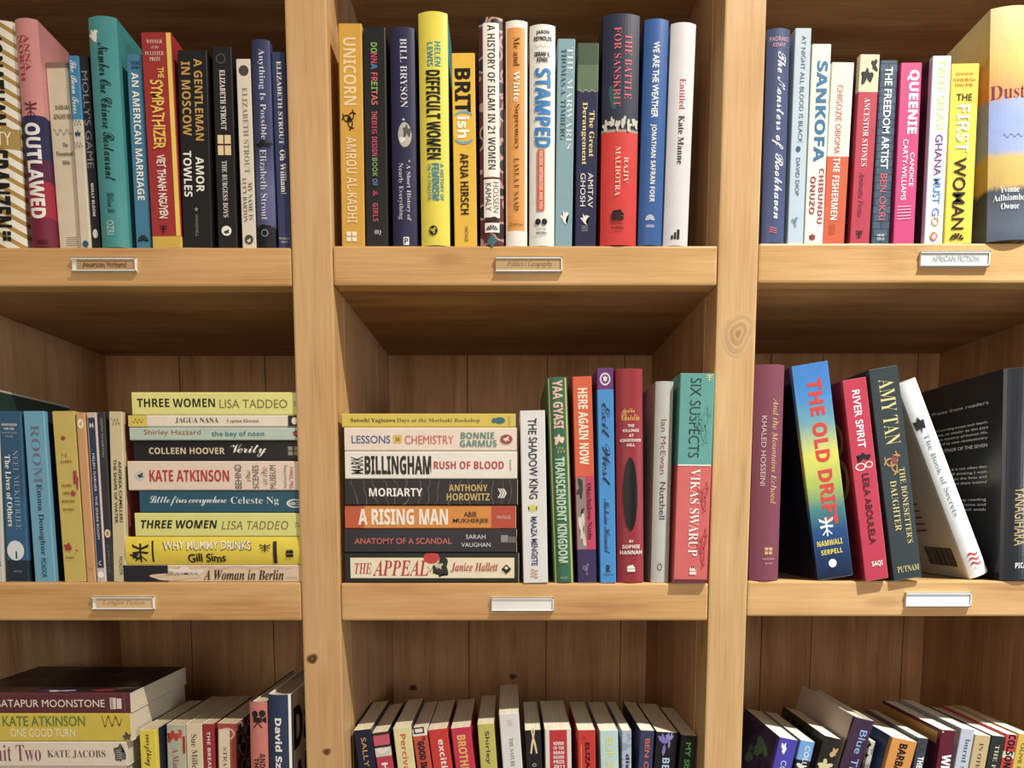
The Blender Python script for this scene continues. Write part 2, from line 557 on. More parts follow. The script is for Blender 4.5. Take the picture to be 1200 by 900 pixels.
    if shape == 'waves':
        return [[(-1 + 2 * i / 10, y + .22 * math.sin(i / 10 * 6.28 * 1.0)) for i in range(11)] + [(1 - 2 * i / 10, y + .3 + .22 * math.sin((10 - i) / 10 * 6.28)) for i in range(11)] for y in (-.9, -.15, .6)]
    if shape == 'squiggle':
        pts = [(-1 + 2 * i / 16, .8 * math.sin(i * 1.1 + seed) * (1 - .3 * i / 16)) for i in range(17)]
        return [[(x0, y0 - .14), (x1, y1 - .14), (x1, y1 + .14), (x0, y0 + .14)] for (x0, y0), (x1, y1) in zip(pts, pts[1:])]
    if shape == 'barcode':
        o, x = [], -1.0
        while x < 1:
            w = rnd.choice((.04, .07, .11))
            o.append([(x, -1), (min(1, x + w), -1), (min(1, x + w), 1), (x, 1)])
            x += w + rnd.choice((.04, .06))
        return o
    return [[(-1, -1), (1, -1), (1, 1), (-1, 1)]]

def tri_mesh(loops):
    bm = bmesh.new()
    for i, lp in enumerate(loops):                           # overlapping strokes lie one over the other
        vs = [bm.verts.new((x, -1.2e-5 * (i % 7), z)) for x, z in lp]
        try:
            bm.faces.new(vs)
        except ValueError:
            pass
    bmesh.ops.triangulate(bm, faces=bm.faces[:])
    return bm

def finish_decal(bm, b, eps):
    """lay flat artwork (in the XZ plane) on the spine, following its curve"""
    w, bulge = b['w'], b['bulge']
    if bulge:
        for k in range(1, 12):
            bmesh.ops.bisect_plane(bm, geom=bm.verts[:] + bm.edges[:] + bm.faces[:], plane_co=(-w / 2 + w * k / 12, 0, 0), plane_no=(1, 0, 0))
    for v in bm.verts:
        v.co.x = max(-w / 2 * .985, min(w / 2 * .985, v.co.x))
        v.co.y += bulge * (2 * v.co.x / w) ** 2 - eps
    bm.normal_update()
    for f in bm.faces:
        if f.normal.y > 0:
            f.normal_flip()

def z_of(b, y):
    ox, oy, s = b['Z']
    if b['lie']:
        return b['L'] - (at(ox + y / s, b['vm'], b['ins']).x - b['x0'])
    xt, yt, xb, yb = b['e']
    f = (y - yt) / (yb - yt)
    P = at(ox + (xt + (xb - xt) * f) / s, oy + y / s, b['ins'])
    d = P - b['loc']
    return d.x * math.sin(b['a']) + d.z * math.cos(b['a'])

def build(b):
    a, w, L, hard = b['a'], b['w'], b['L'], b['hard']
    root = empty(b['name'] or ('hardback_book' if hard else 'paperback_book'), b['loc'], b['label'], 'book', b['group'])
    root.rotation_euler = (0, a, 0)
    d = b['dep'] or (0.69 * L if hard else 0.648 * L)
    d = min(d, DEEP - b['ins'] - 0.004, 0.162)
    t = min(0.0026 if hard else 0.0007, w * .12)
    bulge = b['bulge']
    r = min(0.0012, w * .12)
    prof = []                                                # outer profile, left board round the spine to right board
    n = 12 if bulge else 6
    prof.append((-w / 2, d))
    prof.append((-w / 2, max(bulge + 0.004, 0.006)))
    if bulge:
        for i in range(n + 1):
            x = -w / 2 + w * i / n
            prof.append((x, bulge * (2 * x / w) ** 2))
    else:
        for i in range(4):
            q = i / 3 * math.pi / 2
            prof.append((-w / 2 + r - r * math.cos(q), r - r * math.sin(q)))
        for i in range(4):
            q = i / 3 * math.pi / 2
            prof.append((w / 2 - r + r * math.sin(q), r - r * math.cos(q)))
    prof.append((w / 2, max(bulge + 0.004, 0.006)))
    prof.append((w / 2, d))
    inner = []
    for x, y in prof:
        k = (w / 2 - t) / (w / 2)
        inner.append((x * k, y + (t if y < d - 1e-6 else 0)))
    m = len(prof)
    vs, fs, mi = [], [], []
    nz = 2
    for zz in (0, L):
        vs += [(x, y, zz) for x, y in prof] + [(x, y, zz) for x, y in inner]
    for i in range(m - 1):
        fs.append((i, i + 1, 2 * m + i + 1, 2 * m + i)); mi.append(0 if 1 <= i < m - 2 else 1)
        fs.append((m + i + 1, m + i, 3 * m + i, 3 * m + i + 1)); mi.append(2)
        fs.append((i + 1, i, m + i, m + i + 1)); mi.append(1 if hard else 2)
        fs.append((2 * m + i, 2 * m + i + 1, 3 * m + i + 1, 3 * m + i)); mi.append(1 if hard else 2)
    fs.append((0, 2 * m, 3 * m, m)); mi.append(1)
    fs.append((m - 1, 2 * m - 1, 4 * m - 1, 3 * m - 1)); mi.append(1)
    cov = b['cov']
    def to_mat(c):
        if isinstance(c, str):
            return flat(c, b['rough'])
        if isinstance(c, tuple) and c[0] == 'pat':
            return patterned(*c[1], **c[2])
        if isinstance(c, list):
            st = []
            for y, h in c:
                st.append((0.0 if y is None else max(0.0, min(1.0, z_of(b, y) / L)), h))
            st.sort(key=lambda q: q[0])
            return banded(st, 'CONSTANT' if b['interp'] == 'C' else 'LINEAR', b['rough'])
        return c
    mc = to_mat(cov)
    ms = to_mat(b['side']) if b['side'] else mc
    cover = mesh_obj('dust_jacket' if hard else 'cover', vs, fs, [mc, ms, flat('e8e2d4', 0.6)], root, mi)
    bev = cover.modifiers.new('edge', 'BEVEL')
    bev.width = 0.0003
    bev.segments = 1
    bev.limit_method = 'ANGLE'
    pb = bmesh.new()
    m0 = 0.003 if hard else 0.0004
    y0 = max(t + r, bulge + t) + 0.0002
    add_box(pb, (-w / 2 + t + 0.0001, y0, m0), (w / 2 - t - 0.0001, d - (0.003 if hard else 0.0006), L - m0), 0.0004)
    bm_obj('page_block', pb, pages_mat(b['pg']), root)
    layer = 0
    art = {}
    alone = ('drawn_figure', 'drawn_doorway', 'red_spot', 'ink_splash', 'gold_line', 'gold_circle', 'white_border', 'window_bar', 'leaf_pattern')
    for mk in b['marks']:
        layer += 1
        eps = 0.00012 + 0.00009 * layer
        if mk[0] == 'T':
            _, s, st, col, u0, u1, ya, yb2, dr, nm = mk
            za, zb = z_of(b, ya), z_of(b, yb2)
            x0, x1 = (u0 - .5) * w, (u1 - .5) * w
            vv, ff = text_geo(s, st)
            if dr == 'd':
                pts = [(x0 + (x1 - x0) * gy, za + (zb - za) * gx) for gx, gy in vv]
            else:
                pts = [(x0 + (x1 - x0) * gx, zb + (za - zb) * gy) for gx, gy in vv]
            bm = bmesh.new()
            bv = [bm.verts.new((x, 0, z)) for x, z in pts]
            for f in ff:
                try: bm.faces.new([bv[i] for i in f])
                except ValueError: pass
            nm = PART.get(nm, nm)
        elif mk[0] == 'S':                                   # artwork on the front (+1) or back (-1) board
            _, what, arg, col, side, f0, f1, v0, v1, nm, seed = mk
            ya, yb2 = d * f0, d * f1
            za, zb = L * (1 - v0), L * (1 - v1)
            bm = bmesh.new()
            if what in 'nXBRIJSYhbkMw':
                vv, ff = text_geo(arg, what)
                polys = [[vv[i] for i in f] for f in ff]
            else:
                polys = [[((x + 1) / 2, (y + 1) / 2) for x, y in lp] for lp in outline(arg, seed)]
            for p in polys:
                try: bm.faces.new([bm.verts.new((side * (w / 2 + eps), (ya + (yb2 - ya) * gx) if side > 0 else (yb2 + (ya - yb2) * gx), zb + (za - zb) * gy)) for gx, gy in p])
                except ValueError: pass
            bmesh.ops.triangulate(bm, faces=bm.faces[:])
            bm.normal_update()
            for f in bm.faces:
                if f.normal.x * side < 0: f.normal_flip()
            art.setdefault((nm, layer) if nm in alone else PART.get(nm, nm), []).append((bm, flat(col, 0.4)))
            continue
        elif mk[0] == 'R':
            _, col, u0, u1, ya, yb2, nm = mk
            za, zb = z_of(b, ya), z_of(b, yb2)
            bm = tri_mesh([[((u0 - .5) * w, zb), ((u1 - .5) * w, zb), ((u1 - .5) * w, za), ((u0 - .5) * w, za)]])
        else:
            _, shape, col, u, yc, ru, ry, nm, seed = mk
            zc = z_of(b, yc)
            rz = abs(z_of(b, yc + ry) - zc)
            lps = outline(shape, seed)
            if b['lie']:                                     # keep emblems upright in the picture of a lying book
                lps = [[(y, -x) for x, y in lp] for lp in lps]
            bm = tri_mesh([[((u - .5) * w + x * ru * w, zc + y * rz) for x, y in lp] for lp in lps])
            nm = PART.get(nm, nm)
        finish_decal(bm, b, eps)
        art.setdefault((nm, layer) if nm in alone else nm, []).append((bm, flat(col, 0.4)))
    for nm, pieces in art.items():                           # all lines of one title are one piece of lettering
        vs, fs, mi, ms2 = [], [], [], []
        for bm, m in pieces:
            if m not in ms2: ms2.append(m)
            o0 = len(vs)
            bm.verts.index_update()
            vs += [tuple(v.co) for v in bm.verts]
            for f in bm.faces:
                fs.append([o0 + v.index for v in f.verts])
                mi.append(ms2.index(m))
            bm.free()
        mesh_obj(nm if isinstance(nm, str) else nm[0], vs, fs, ms2, cover, mi)
    b['root'] = root
    return root

def solve():
    """stand every book on its shelf, pile the lying ones, and close up any that would cut into each other"""
    stacks = {}
    for b in BOOKS:
        zs = CELL_Z[(b['row'], b['col'])]
        b['bulge'] = min(0.0042, b['w'] * 0.13) if b['hard'] and not b['lie'] else 0.0
        if not b['lie']:
            a, P = b['a'], b['P']
            zb = zs + abs(b['w'] / 2 * math.sin(a)) + 0.0002
            b['loc'] = Vector((P.x - (P.z - zb) * math.tan(a), b['ins'], zb))
            b['L'] = (P.z - zb) / math.cos(a)
        else:
            stacks.setdefault((b['row'], b['col'], b.get('pile', 0)), []).append(b)
    for bs in stacks.values():
        bs.sort(key=lambda q: q['zb'])
        floor = CELL_Z[(bs[0]['row'], bs[0]['col'])]
        for b in bs:
            b['a'] = -math.pi / 2
            b['w'] = b['zt'] - floor - 0.0004
            b['L'] = b['x1'] - b['x0']
            b['loc'] = Vector((b['x1'], b['ins'], floor + 0.0002 + b['w'] / 2))
            b['bulge'] = min(0.002, b['w'] * 0.1) if b['hard'] else 0.0
            floor = b['zt']
    def span(b, h):
        t = math.tan(b['a'])
        c = b['loc'].x + t * h
        return c - b['w'] / 2 / math.cos(b['a']), c + b['w'] / 2 / math.cos(b['a'])
    groups = {}
    for b in BOOKS:
        if not b['lie'] and not b['fix']:
            groups.setdefault((b['row'], b['col']), []).append(b)
    for key, bs in groups.items():
        bs.sort(key=lambda q: q['loc'].x)
        x0, x1 = PX[key[1]][1] + 0.001, PX[key[1] + 1][0] - 0.001
        for it in range(40):
            for b in bs:
                lo = min(span(b, 0)[0], span(b, b['L'] * math.cos(b['a']))[0])
                hi = max(span(b, 0)[1], span(b, b['L'] * math.cos(b['a']))[1])
                if lo < x0: b['loc'].x += x0 - lo
                if hi > x1: b['loc'].x += x1 - hi
            for p, q in zip(bs, bs[1:]):
                worst = 0
                hm = min(p['L'] * math.cos(p['a']), q['L'] * math.cos(q['a'])) + 0.004
                for f in (-0.02, .25, .5, .75, 1):
                    worst = max(worst, span(p, hm * f)[1] - span(q, hm * f)[0] + 0.0003)
                if worst > 1e-6:
                    s = worst * .55
                    for k, sg in ((p, -1), (q, 1)):
                        k['w'] -= s * math.cos(k['a']) * .5
                        k['loc'].x += sg * s * .5
    for b in BOOKS:
        if b['w'] < 0.004:
            print('THIN', b['label'], b['w'])

# ---------------------------------------------------------------- top row, left compartment
cell(1, 0, 'books standing in the top left compartment')
Z(0, 0, 3)
stand('white hardback with gold diagonal stripes and heavy black lettering, cut by the left frame edge',
      ('pat', ('diagonal', 'b08a3c', 'f1ead8', 27), dict(thresh=0.34)), -112, 46, 68, -64, 88, 875,
      [T('JONATHAN', 'k', '17140f', .2, .72, 120, 440, 'd', 'a'), R('b08d42', .02, .98, 450, 522), T('CITY', 'n', 'f6eed8', .26, .8, 462, 510, 'h'),
       T('FRANZEN', 'k', '17140f', .2, .72, 528, 800, 'd', 'surname_lettering'), E('window', '17140f', .6, 830, .09, 17, 'p')], hard=1)
stand('pink hardback with fat white lettering over a navy and crimson lower half',
      [(None, '7d1f38'), (765, 'a8213c'), (640, '5d2243'), (560, '2b2c55'), (408, 'd98f8b')], 48, 128, 62, 106, 194, 873,
      [T('ANNA', 'B', 'b5303a', .42, .66, 120, 250, 'd', 'a'), T('NORTH', 'B', 'b5303a', .14, .38, 120, 285, 'd', 'a'),
       E('insect', '6e2a35', .5, 382, .28, 26), T('OUTLAWED', 'k', 'f3ebe6', .14, .82, 432, 768), T('VIKING', 'n', '3d1420', .3, .8, 842, 860, 'h', 'p')],
      hard=1, ins=.001)
stand('cream paperback with tiny centred serif lettering and a brown band at its top',
      [(None, 'ddcdb0'), (242, '8b7562')], 150, 236, 218, 204, 282, 872,
      [T('BARBARA', 'B', '5a4634', .3, .95, 370, 386, 'h', 'a'), T('KINGSOLVER', 'B', '5a4634', .2, .98, 402, 420, 'h', 'a'),
       E('squiggle', '8d7c66', .55, 465, .4, 14), T('The', 'R', '4c3a2a', .5, .75, 502, 518, 'h'), T('Poisonwood', 'R', '4c3a2a', .2, .95, 532, 550, 'h'),
       T('Bible', 'R', '4c3a2a', .45, .8, 565, 580, 'h'), E('lines', '5b4636', .6, 850, .25, 15, 'p')], ins=.012)
stand('slim paperback, bright blue above and cream below, with white handwritten lettering',
      [(None, 'd9ccb2'), (422, '3d87b2')], 238, 276, 195, 284, 320, 872,
      [T('The Bean Trees', 'S', 'e9f1f2', .2, .78, 212, 400), E('squiggle', '2e5f95', .5, 432, .4, 14), E('star', '2e5f95', .5, 470, .3, 14),
       E('squiggle', '2e5f95', .5, 510, .42, 14), E('disc', '2b5f80', .55, 858, .3, 12, 'p')], ins=.008)
stand('black paperback with thin grey capitals, tucked against the teal hardback',
      '23232b', 277, 308, 195, 322, 354, 872,
      [T("MOLLY'S GAME", 'n', '8a8a90', .12, .85, 250, 592), T('MOLLY BLOOM', 'X', 'e3ded6', .35, .68, 645, 760, 'd', 'a'), E('disc', 'd7d2c8', .5, 822, .3, 16, 'p')], ins=.01)
stand('tall teal hardback with flowing black script and a white bird near the top',
      '3c9494', 300, 402, 54, 353, 448, 866,
      [E('bird', 'f4f1e8', .2, 122, .2, 26), T('Number One Chinese Restaurant', 'S', '10201f', .34, .74, 150, 634),
       T('Lillian Li', 'S', '123030', .36, .62, 676, 748, 'd', 'a'), T('OZRI', 'n', 'bcd8d2', .28, .55, 775, 825, 'd', 'p')], hard=1, ins=.001, rough=.3)
stand('blue paperback with bold white capitals between the teal hardback and the red one',
      '3f7f9f', 442, 498, 190, 480, 531, 868,
      [T('TAYARI', 'b', '15303f', .25, .85, 215, 228, 'h', 'a'), T('JONES', 'b', '15303f', .3, .85, 232, 246, 'h', 'a'),
       T('AN AMERICAN MARRIAGE', 'X', 'f2f1ea', .28, .74, 256, 704), E('fan', '122430', .5, 842, .36, 16, 'p')], ins=.006)
stand('red paperback edged in yellow with yellow hand-drawn capitals down its spine',
      [(None, 'd8b13a'), (832, 'a72c2b')], 495, 599, 113, 535, 640, 866,
      [R('f0cf4a', .84, .985, 116, 830, 'yellow_edge_stripe'), T('WINNER', 'R', 'ecd9c8', .18, .7, 140, 153, 'h', 's'), T('of the', 'I', 'ecd9c8', .32, .58, 160, 174, 'h', 's'),
       T('PULITZER', 'R', 'ecd9c8', .12, .74, 182, 195, 'h', 's'), T('PRIZE', 'R', 'ecd9c8', .26, .62, 202, 215, 'h', 's'),
       T('THE', 'h', 'f0c64a', .5, .72, 238, 276), T('SYMPATHIZER', 'h', 'f0c64a', .22, .68, 282, 526), T('VIET THANH NGUYEN', 'h', 'f4e6da', .3, .62, 545, 768, 'd', 'a'),
       E('insect', '20100e', .42, 806, .12, 14, 'p')], ins=.003)
Z(180, 20, 2.903)
stand('thick black paperback with gold and white sans capitals in two lines',
      '1d1b1b', 78, 182, 112, 103, 197, 778,
      [T('A GENTLEMAN', 'X', 'c79a48', .55, .83, 142, 420), T('IN MOSCOW', 'X', 'c79a48', .12, .42, 152, 404), T('AMOR', 'X', 'f0ebe0', .52, .8, 476, 595, 'd', 'a'),
       T('TOWLES', 'X', 'f0ebe0', .1, .38, 456, 612, 'd', 'a'), E('star', '9a958b', .5, 655, .08, 10, 'p'), T('WINDMILL', 'n', '8f897e', .45, .55, 672, 748, 'd', 'p')], ins=.004)
stand('black paperback with a small lit window panel and white serif capitals',
      '1f1d1d', 195, 266, 99, 222, 282, 778,
      [E('ring', '4d4a46', .45, 142, .25, 18, 'p'), T('ELIZABETH STROUT', 'B', 'ece6da', .36, .64, 180, 384, 'd', 'a'), R('e9cf9c', .16, .84, 402, 470, 'spine_picture'),
       R('2a1f18', .46, .52, 402, 470, 'window_bar'), R('2a1f18', .16, .84, 432, 437, 'window_bar'), T('THE BURGESS BOYS', 'B', 'd9d2c6', .34, .6, 490, 682),
       E('disc', 'efeae0', .48, 728, .26, 17, 'p'), E('blob', '1f1d1d', .48, 732, .14, 9, 'p')], ins=.006)
stand('thin cream paperback with grey-brown serif capitals and two round black seals',
      'ddd2bd', 279, 329, 142, 302, 350, 780,
      [E('disc', '4a4641', .52, 182, .34, 18, 'p'), T('ELIZABETH STROUT', 'R', '8d7f6d', .36, .72, 240, 532, 'd', 'a'), T('MY NAME IS', 'R', '5d5346', .55, .84, 562, 690),
       T('LUCY BARTON', 'R', '5d5346', .18, .46, 548, 698), E('disc', '4a4641', .5, 757, .3, 16, 'p'), E('blob', 'ddd2bd', .5, 761, .14, 8, 'p')], ins=.006)
stand('dusk-blue hardback fading to a black treeline at the foot, white serif lettering',
      [(None, '15161d'), (700, '1a1c28'), (690, '55587f'), (560, '5d618c'), (455, '3f456e'), (420, '3a4068'), (200, '3c426b'), (72, '343a61')], 332, 404, 74, 356, 424, 778,
      [E('blob', '16171f', .55, 432, .5, 15, 'spine_picture', 4), T('Anything Is Possible', 'R', 'd8d6e2', .34, .72, 108, 416), T('Elizabeth Strout', 'R', 'd8d6e2', .3, .66, 450, 690, 'd', 'a'),
       E('blob', '16171f', .5, 718, .5, 12, 'spine_picture', 6), E('ring', '8a8a94', .45, 735, .2, 13, 'p')], hard=1, ins=.002, interp='L')
stand('navy paperback with white lettering pressed against the left upright post',
      '343c63', 405, 458, 118, 428, 484, 778,
      [T('ELIZABETH STROUT', 'B', 'e0dcd6', .36, .7, 150, 434, 'd', 'a'), T('Oh William!', 'B', 'e6e2da', .36, .78, 452, 602), T('PENGUIN', 'n', 'cfcbc6', .1, .8, 750, 757, 'h', 'p'),
       T('VIKING', 'n', 'cfcbc6', .2, .7, 762, 769, 'h', 'p')], ins=.006)

# ---------------------------------------------------------------- top row, middle compartment
cell(1, 1, 'books standing in the top middle compartment')
Z(380, 0, 3)
stand('mustard paperback with cream capitals and a curling black ornament, first on the left',
      'd6a02c', 48, 131, 82, 62, 142, 862,
      [T('UNICORN', 'X', 'f2cf9a', .2, .74, 132, 370), E('curls', '1d1510', .42, 420, .32, 38), T('AMROU AL-KADHI', 'X', 'f2cf9a', .26, .7, 482, 784, 'd', 'a'),
       E('window', 'f4e6cc', .44, 832, .22, 17, 'p')], ins=.004)
stand('black paperback with small multi-coloured letters down its spine',
      '201e1f', 134, 216, 95, 149, 222, 860,
      sum([[T(s, 'X', c, .34, .62, y0, y1, 'd', 'author_lettering')] for s, c, y0, y1 in
           (('DO', '7cb04c', 150, 186), ('NN', 'c84a62', 187, 222), ('A', '4f86b8', 224, 244), ('FR', 'd0556c', 256, 288), ('EI', '79b25a', 289, 316), ('TAS', 'c9705e', 317, 370))], []) +
      sum([[T(s, 'X', c, .34, .58, y0, y1)] for s, c, y0, y1 in
           (('THE', 'c9606a', 392, 422), ('BIG', 'b8455a', 426, 472), ('DESIGN', 'c05472', 482, 550), ('BOOK', '6aa05c', 556, 622), ('OF', '5f7fae', 630, 655), ('&', 'a8455c', 672, 692), ('GIRLS', 'b85464', 715, 780))], []) +
      [T('HQ', 'R', 'd9d4cc', .4, .7, 810, 828, 'h', 'p')], ins=.005)
stand('navy hardback with spaced white serif capitals and a pale moon-like globe',
      '2c2b4d', 226, 322, 92, 242, 327, 862,
      [T('BILL BRYSON', 'R', 'd9d6d8', .4, .66, 135, 378, 'd', 'a'), E('star', 'c9c5c2', .5, 420, .06, 6), E('disc', 'b9b3a6', .54, 474, .26, 44), E('blob', '57544f', .62, 462, .16, 28, 'emblem', 3),
       E('blob', 'e6e1d6', .44, 492, .13, 16, 'emblem', 8), T('* A Short History of', 'R', 'd3d0d4', .56, .76, 562, 776), T('Nearly Everything', 'R', 'd3d0d4', .24, .46, 574, 772),
       R('e8e4de', .44, .66, 834, 862, 'publisher_mark'), T('P', 'X', '2c2b4d', .48, .62, 838, 858, 'h', 'p')], hard=1, ins=.006)
stand('tall bright yellow hardback with condensed black capitals and teal lettering',
      'e4d434', 328, 432, 38, 341, 440, 862,
      [T('HELEN', 'X', '2f8f96', .56, .76, 145, 232, 'd', 'a'), T('LEWIS', 'X', '2f8f96', .3, .5, 148, 232, 'd', 'a'), T('DIFFICULT WOMEN', 'k', '1a1a14', .24, .74, 246, 560),
       T('A HISTORY OF', 'X', '2f8f96', .7, .82, 574, 704, 'd', 's'), T('FEMINISM', 'k', '2b86a6', .42, .67, 574, 704, 'd', 's'), T('IN 11 FIGHTS', 'X', '2f8f96', .26, .38, 576, 702, 'd', 's'),
       E('disc', '1d1c14', .44, 810, .15, 17, 'p'), E('curls', 'ecdc2c', .44, 810, .11, 12, 'p')], hard=1, ins=.001, side='3f98a4')
stand('short golden yellow paperback with bold black capitals and a white bracketed word',
      'e9b81f', 446, 530, 186, 459, 537, 862,
      [T('BRIT', 'k', '17140f', .12, .8, 240, 398), T('(', 'k', '6aa9bf', .1, .86, 388, 408), T('ish', 'k', 'f6f0dc', .2, .72, 410, 486), T(')', 'k', '6aa9bf', .1, .86, 488, 508),
       T('AFUA HIRSCH', 'X', '1a1610', .3, .66, 540, 754, 'd', 'a'), T('VINTAGE', 'n', '2b2416', .46, .6, 796, 850, 'd', 'p')], ins=.007)
Z(540, 0, 3)
stand('dark patterned hardback with white label panels carrying black sans capitals',
      ('pat', ('cells', '2b2022', 'b88d86', 62), dict(thresh=0.42, c3='5d2c2c')), 61, 148, 58, 70, 150, 858,
      [R('efe9dc', .17, .84, 80, 622, 'title_panel'), T('A HISTORY OF ISLAM IN 21 WOMEN', 'X', '37323a', .36, .68, 88, 596), R('efe9dc', .17, .84, 630, 766, 'author_panel'),
       T('HOSSEIN', 'n', '3b353a', .56, .8, 640, 748, 'd', 'a'), T('KAMALY', 'n', '3b353a', .24, .48, 644, 742, 'd', 'a'), E('blob', '3a2226', .5, 772, .32, 11, 'emblem', 5),
       R('efe9dc', .2, .82, 784, 818, 'publisher_panel'), E('fan', '3f4560', .5, 804, .26, 12, 'p'), E('diamond', '3c6a6c', .5, 848, .22, 24)], hard=1, ins=.001)
stand('orange-spined hardback with white borders at top and bottom and slim serif lettering',
      [(None, 'efe9dd'), (812, 'e39a44'), (96, 'efe9dd')], 155, 237, 70, 161, 231, 858,
      [R('efe9dd', .88, .985, 80, 850, 'white_border'), R('efe9dd', .015, .07, 80, 850, 'white_border'), T('Me and', 'R', '5d3410', .36, .64, 130, 232), T('White', 'B', 'f8f0e2', .36, .66, 248, 358), T('Supremacy', 'R', '5d3410', .36, .66, 366, 526),
       T('LAYLA F SAAD', 'R', '5d3410', .38, .62, 556, 740, 'd', 'a'), T('Quercus', 'n', '7a4a1c', .16, .8, 782, 795, 'h', 'p')], hard=1, ins=.003)
stand('white hardback with large bright blue capitals and an orange brush stroke',
      'e8e6de', 240, 336, 84, 244, 326, 858,
      [T('JASON', 'k', '1c1b1b', .24, .76, 106, 122, 'h', 'a'), T('REYNOLDS', 'k', '1c1b1b', .16, .86, 127, 143, 'h', 'a'), E('squiggle', 'cf6a45', .5, 162, .34, 5, 'brush_stroke'),
       T('IBRAM X.', 'k', '1c1b1b', .18, .8, 182, 198, 'h', 'coauthor_lettering'), T('KENDI', 'k', '1c1b1b', .28, .7, 202, 218, 'h', 'coauthor_lettering'), T('STAMPED', 'k', '2f7fc2', .2, .84, 240, 520),
       R('d4653f', .3, .6, 526, 742, 'orange_panel'), T('RACISM, ANTIRACISM, AND YOU', 'X', 'f0dccc', .38, .52, 532, 735, 'd', 's'), E('disc', '1c1b1b', .34, 780, .11, 11, 'p'), E('disc', '1c1b1b', .6, 780, .11, 11, 'p'),
       T('LITTLE,', 'n', '2a2928', .28, .68, 802, 811, 'h', 'p'), T('BROWN', 'X', '2a2928', .28, .68, 816, 825, 'h', 'p')], hard=1, ins=.002)
stand('thin pale teal paperback with white and dark serif capitals and a white bird',
      '7fa5b1', 340, 404, 136, 331, 390, 858,
      [T('THE MARWARIS', 'R', 'dde6e4', .56, .88, 165, 524), T('THOMAS A. TIMBERG', 'R', '2f4650', .22, .5, 172, 494, 'd', 'a'), E('bird', 'f0efe8', .55, 765, .26, 26, 'p')], ins=.006)
stand('navy paperback with a mottled green top and cream serif lettering',
      [(None, '25284b'), (322, '5c7257'), (230, '465a43'), (150, '6a8062')], 410, 487, 151, 402, 474, 858,
      [E('squiggle', 'cfd0c4', .5, 320, .42, 6, 'spine_picture'), T('The Great', 'B', 'e6d58e', .6, .84, 390, 552), T('Derangement', 'B', 'e6d58e', .22, .5, 360, 580), T('AMITAV', 'n', 'e8e4dc', .58, .82, 608, 730, 'd', 'a'),
       T('GHOSH', 'n', 'e8e4dc', .22, .46, 610, 726, 'd', 'a'), E('bird', 'e8e4dc', .45, 772, .22, 20, 'p'), E('lines', 'b8b6b6', .45, 804, .15, 10, 'p')], ins=.004)
Z(680, 0, 3)
stand('thick hardback, navy above and bright red below, with pink serif capitals',
      [(None, 'd3312c'), (464, '9d988d'), (456, '2a2e45'), (300, '262b43'), (46, '343a50')], 79, 216, 46, 74, 194, 858,
      [E('blob', '1f5a58', .3, 345, .16, 45, 'spine_picture', 9), T('THE BATTLE', 'R', 'd8606c', .6, .79, 118, 348), T('FOR SANSKRIT', 'R', 'd8606c', .3, .49, 95, 374)] +
      [E('blob', 'c6c1b5', .1 + .16 * k, 440 - 10 * (k % 2), .085, 22, 'spine_picture', 20 + k) for k in range(6)] +
      [T('RAJIV', 'R', 'f2cfc0', .6, .74, 552, 644, 'd', 'a'), T('MALHOTRA', 'R', 'f2cfc0', .38, .52, 516, 690, 'd', 'a'), E('flame', '1f1416', .46, 755, .17, 18, 'p'),
       T('Harper', 'B', '2a1416', .3, .62, 782, 792, 'h', 'p'), T('Collins', 'B', '2a1416', .3, .64, 797, 807, 'h', 'p')], hard=1, ins=.0)
stand('blue hardback with bold white capitals running the length of its spine',
      '2c5da0', 228, 314, 64, 204, 287, 856,
      [T('WE ARE THE WEATHER', 'h', 'e9ecec', .36, .66, 146, 414), T('JONATHAN SAFRAN FOER', 'X', 'e9ecec', .36, .62, 436, 710, 'd', 'a'), E('fan', 'cdd8e2', .46, 768, .2, 14, 'p'),
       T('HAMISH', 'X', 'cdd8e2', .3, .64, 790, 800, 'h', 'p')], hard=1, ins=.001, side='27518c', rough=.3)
stand('white hardback with small red and black serif lettering, last on the right',
      'd8d6da', 320, 412, 77, 294, 378, 858,
      [T('Entitled', 'R', 'b5343a', .42, .66, 276, 384), T('Kate Manne', 'B', '26242a', .42, .66, 406, 577, 'd', 'a'), E('bars', '1e1d20', .46, 824, .17, 17, 'p')], hard=1, ins=.002, rough=.3)

# ---------------------------------------------------------------- top row, right compartment
cell(1, 2, 'books standing in the top right compartment')
Z(880, 20, 3.2125)
stand('navy hardback with large white handwritten script beside the right upright post',
      '46527a', 65, 152, 40, 43, 128, 845,
      [T('PADRAIG', 'b', 'c99bb0', .1, .9, 72, 90, 'h', 'a'), T('KENNY', 'b', 'c99bb0', .24, .8, 96, 112, 'h', 'a'), T('The Monsters of Rookhaven', 'S', 'eef0f4', .3, .82, 130, 760), E('waves', 'd8707c', .45, 802, .16, 11, 'p')],
      hard=1, ins=.001, rough=.3)
stand('thin pale blue paperback with slate capitals and one round blue dot',
      'b5c6d2', 168, 229, 41, 136, 199, 845,
      [T('AT NIGHT ALL BLOOD IS BLACK', 'n', '34485c', .42, .68, 70, 474), E('disc', '3c5578', .46, 497, .15, 11), T('DAVID DIOP', 'n', '3c5064', .36, .6, 530, 672, 'd', 'a'), E('curls', '6f8798', .42, 770, .2, 22, 'p')], ins=.004)
stand('off-white paperback with large textured blue capitals and dark red author lettering',
      'd9ddd0', 229, 306, 101, 200, 271, 845,
      [T('SANKOFA', 'k', '2f6d96', .3, .86, 165, 546), T('CHIBUNDU', 'X', 'a5433d', .64, .9, 570, 778, 'd', 'a'), T('ONUZO', 'X', 'a5433d', .2, .48, 600, 742, 'd', 'a'), E('leaf', '9e2c34', .42, 830, .16, 17, 'p')], ins=.003)
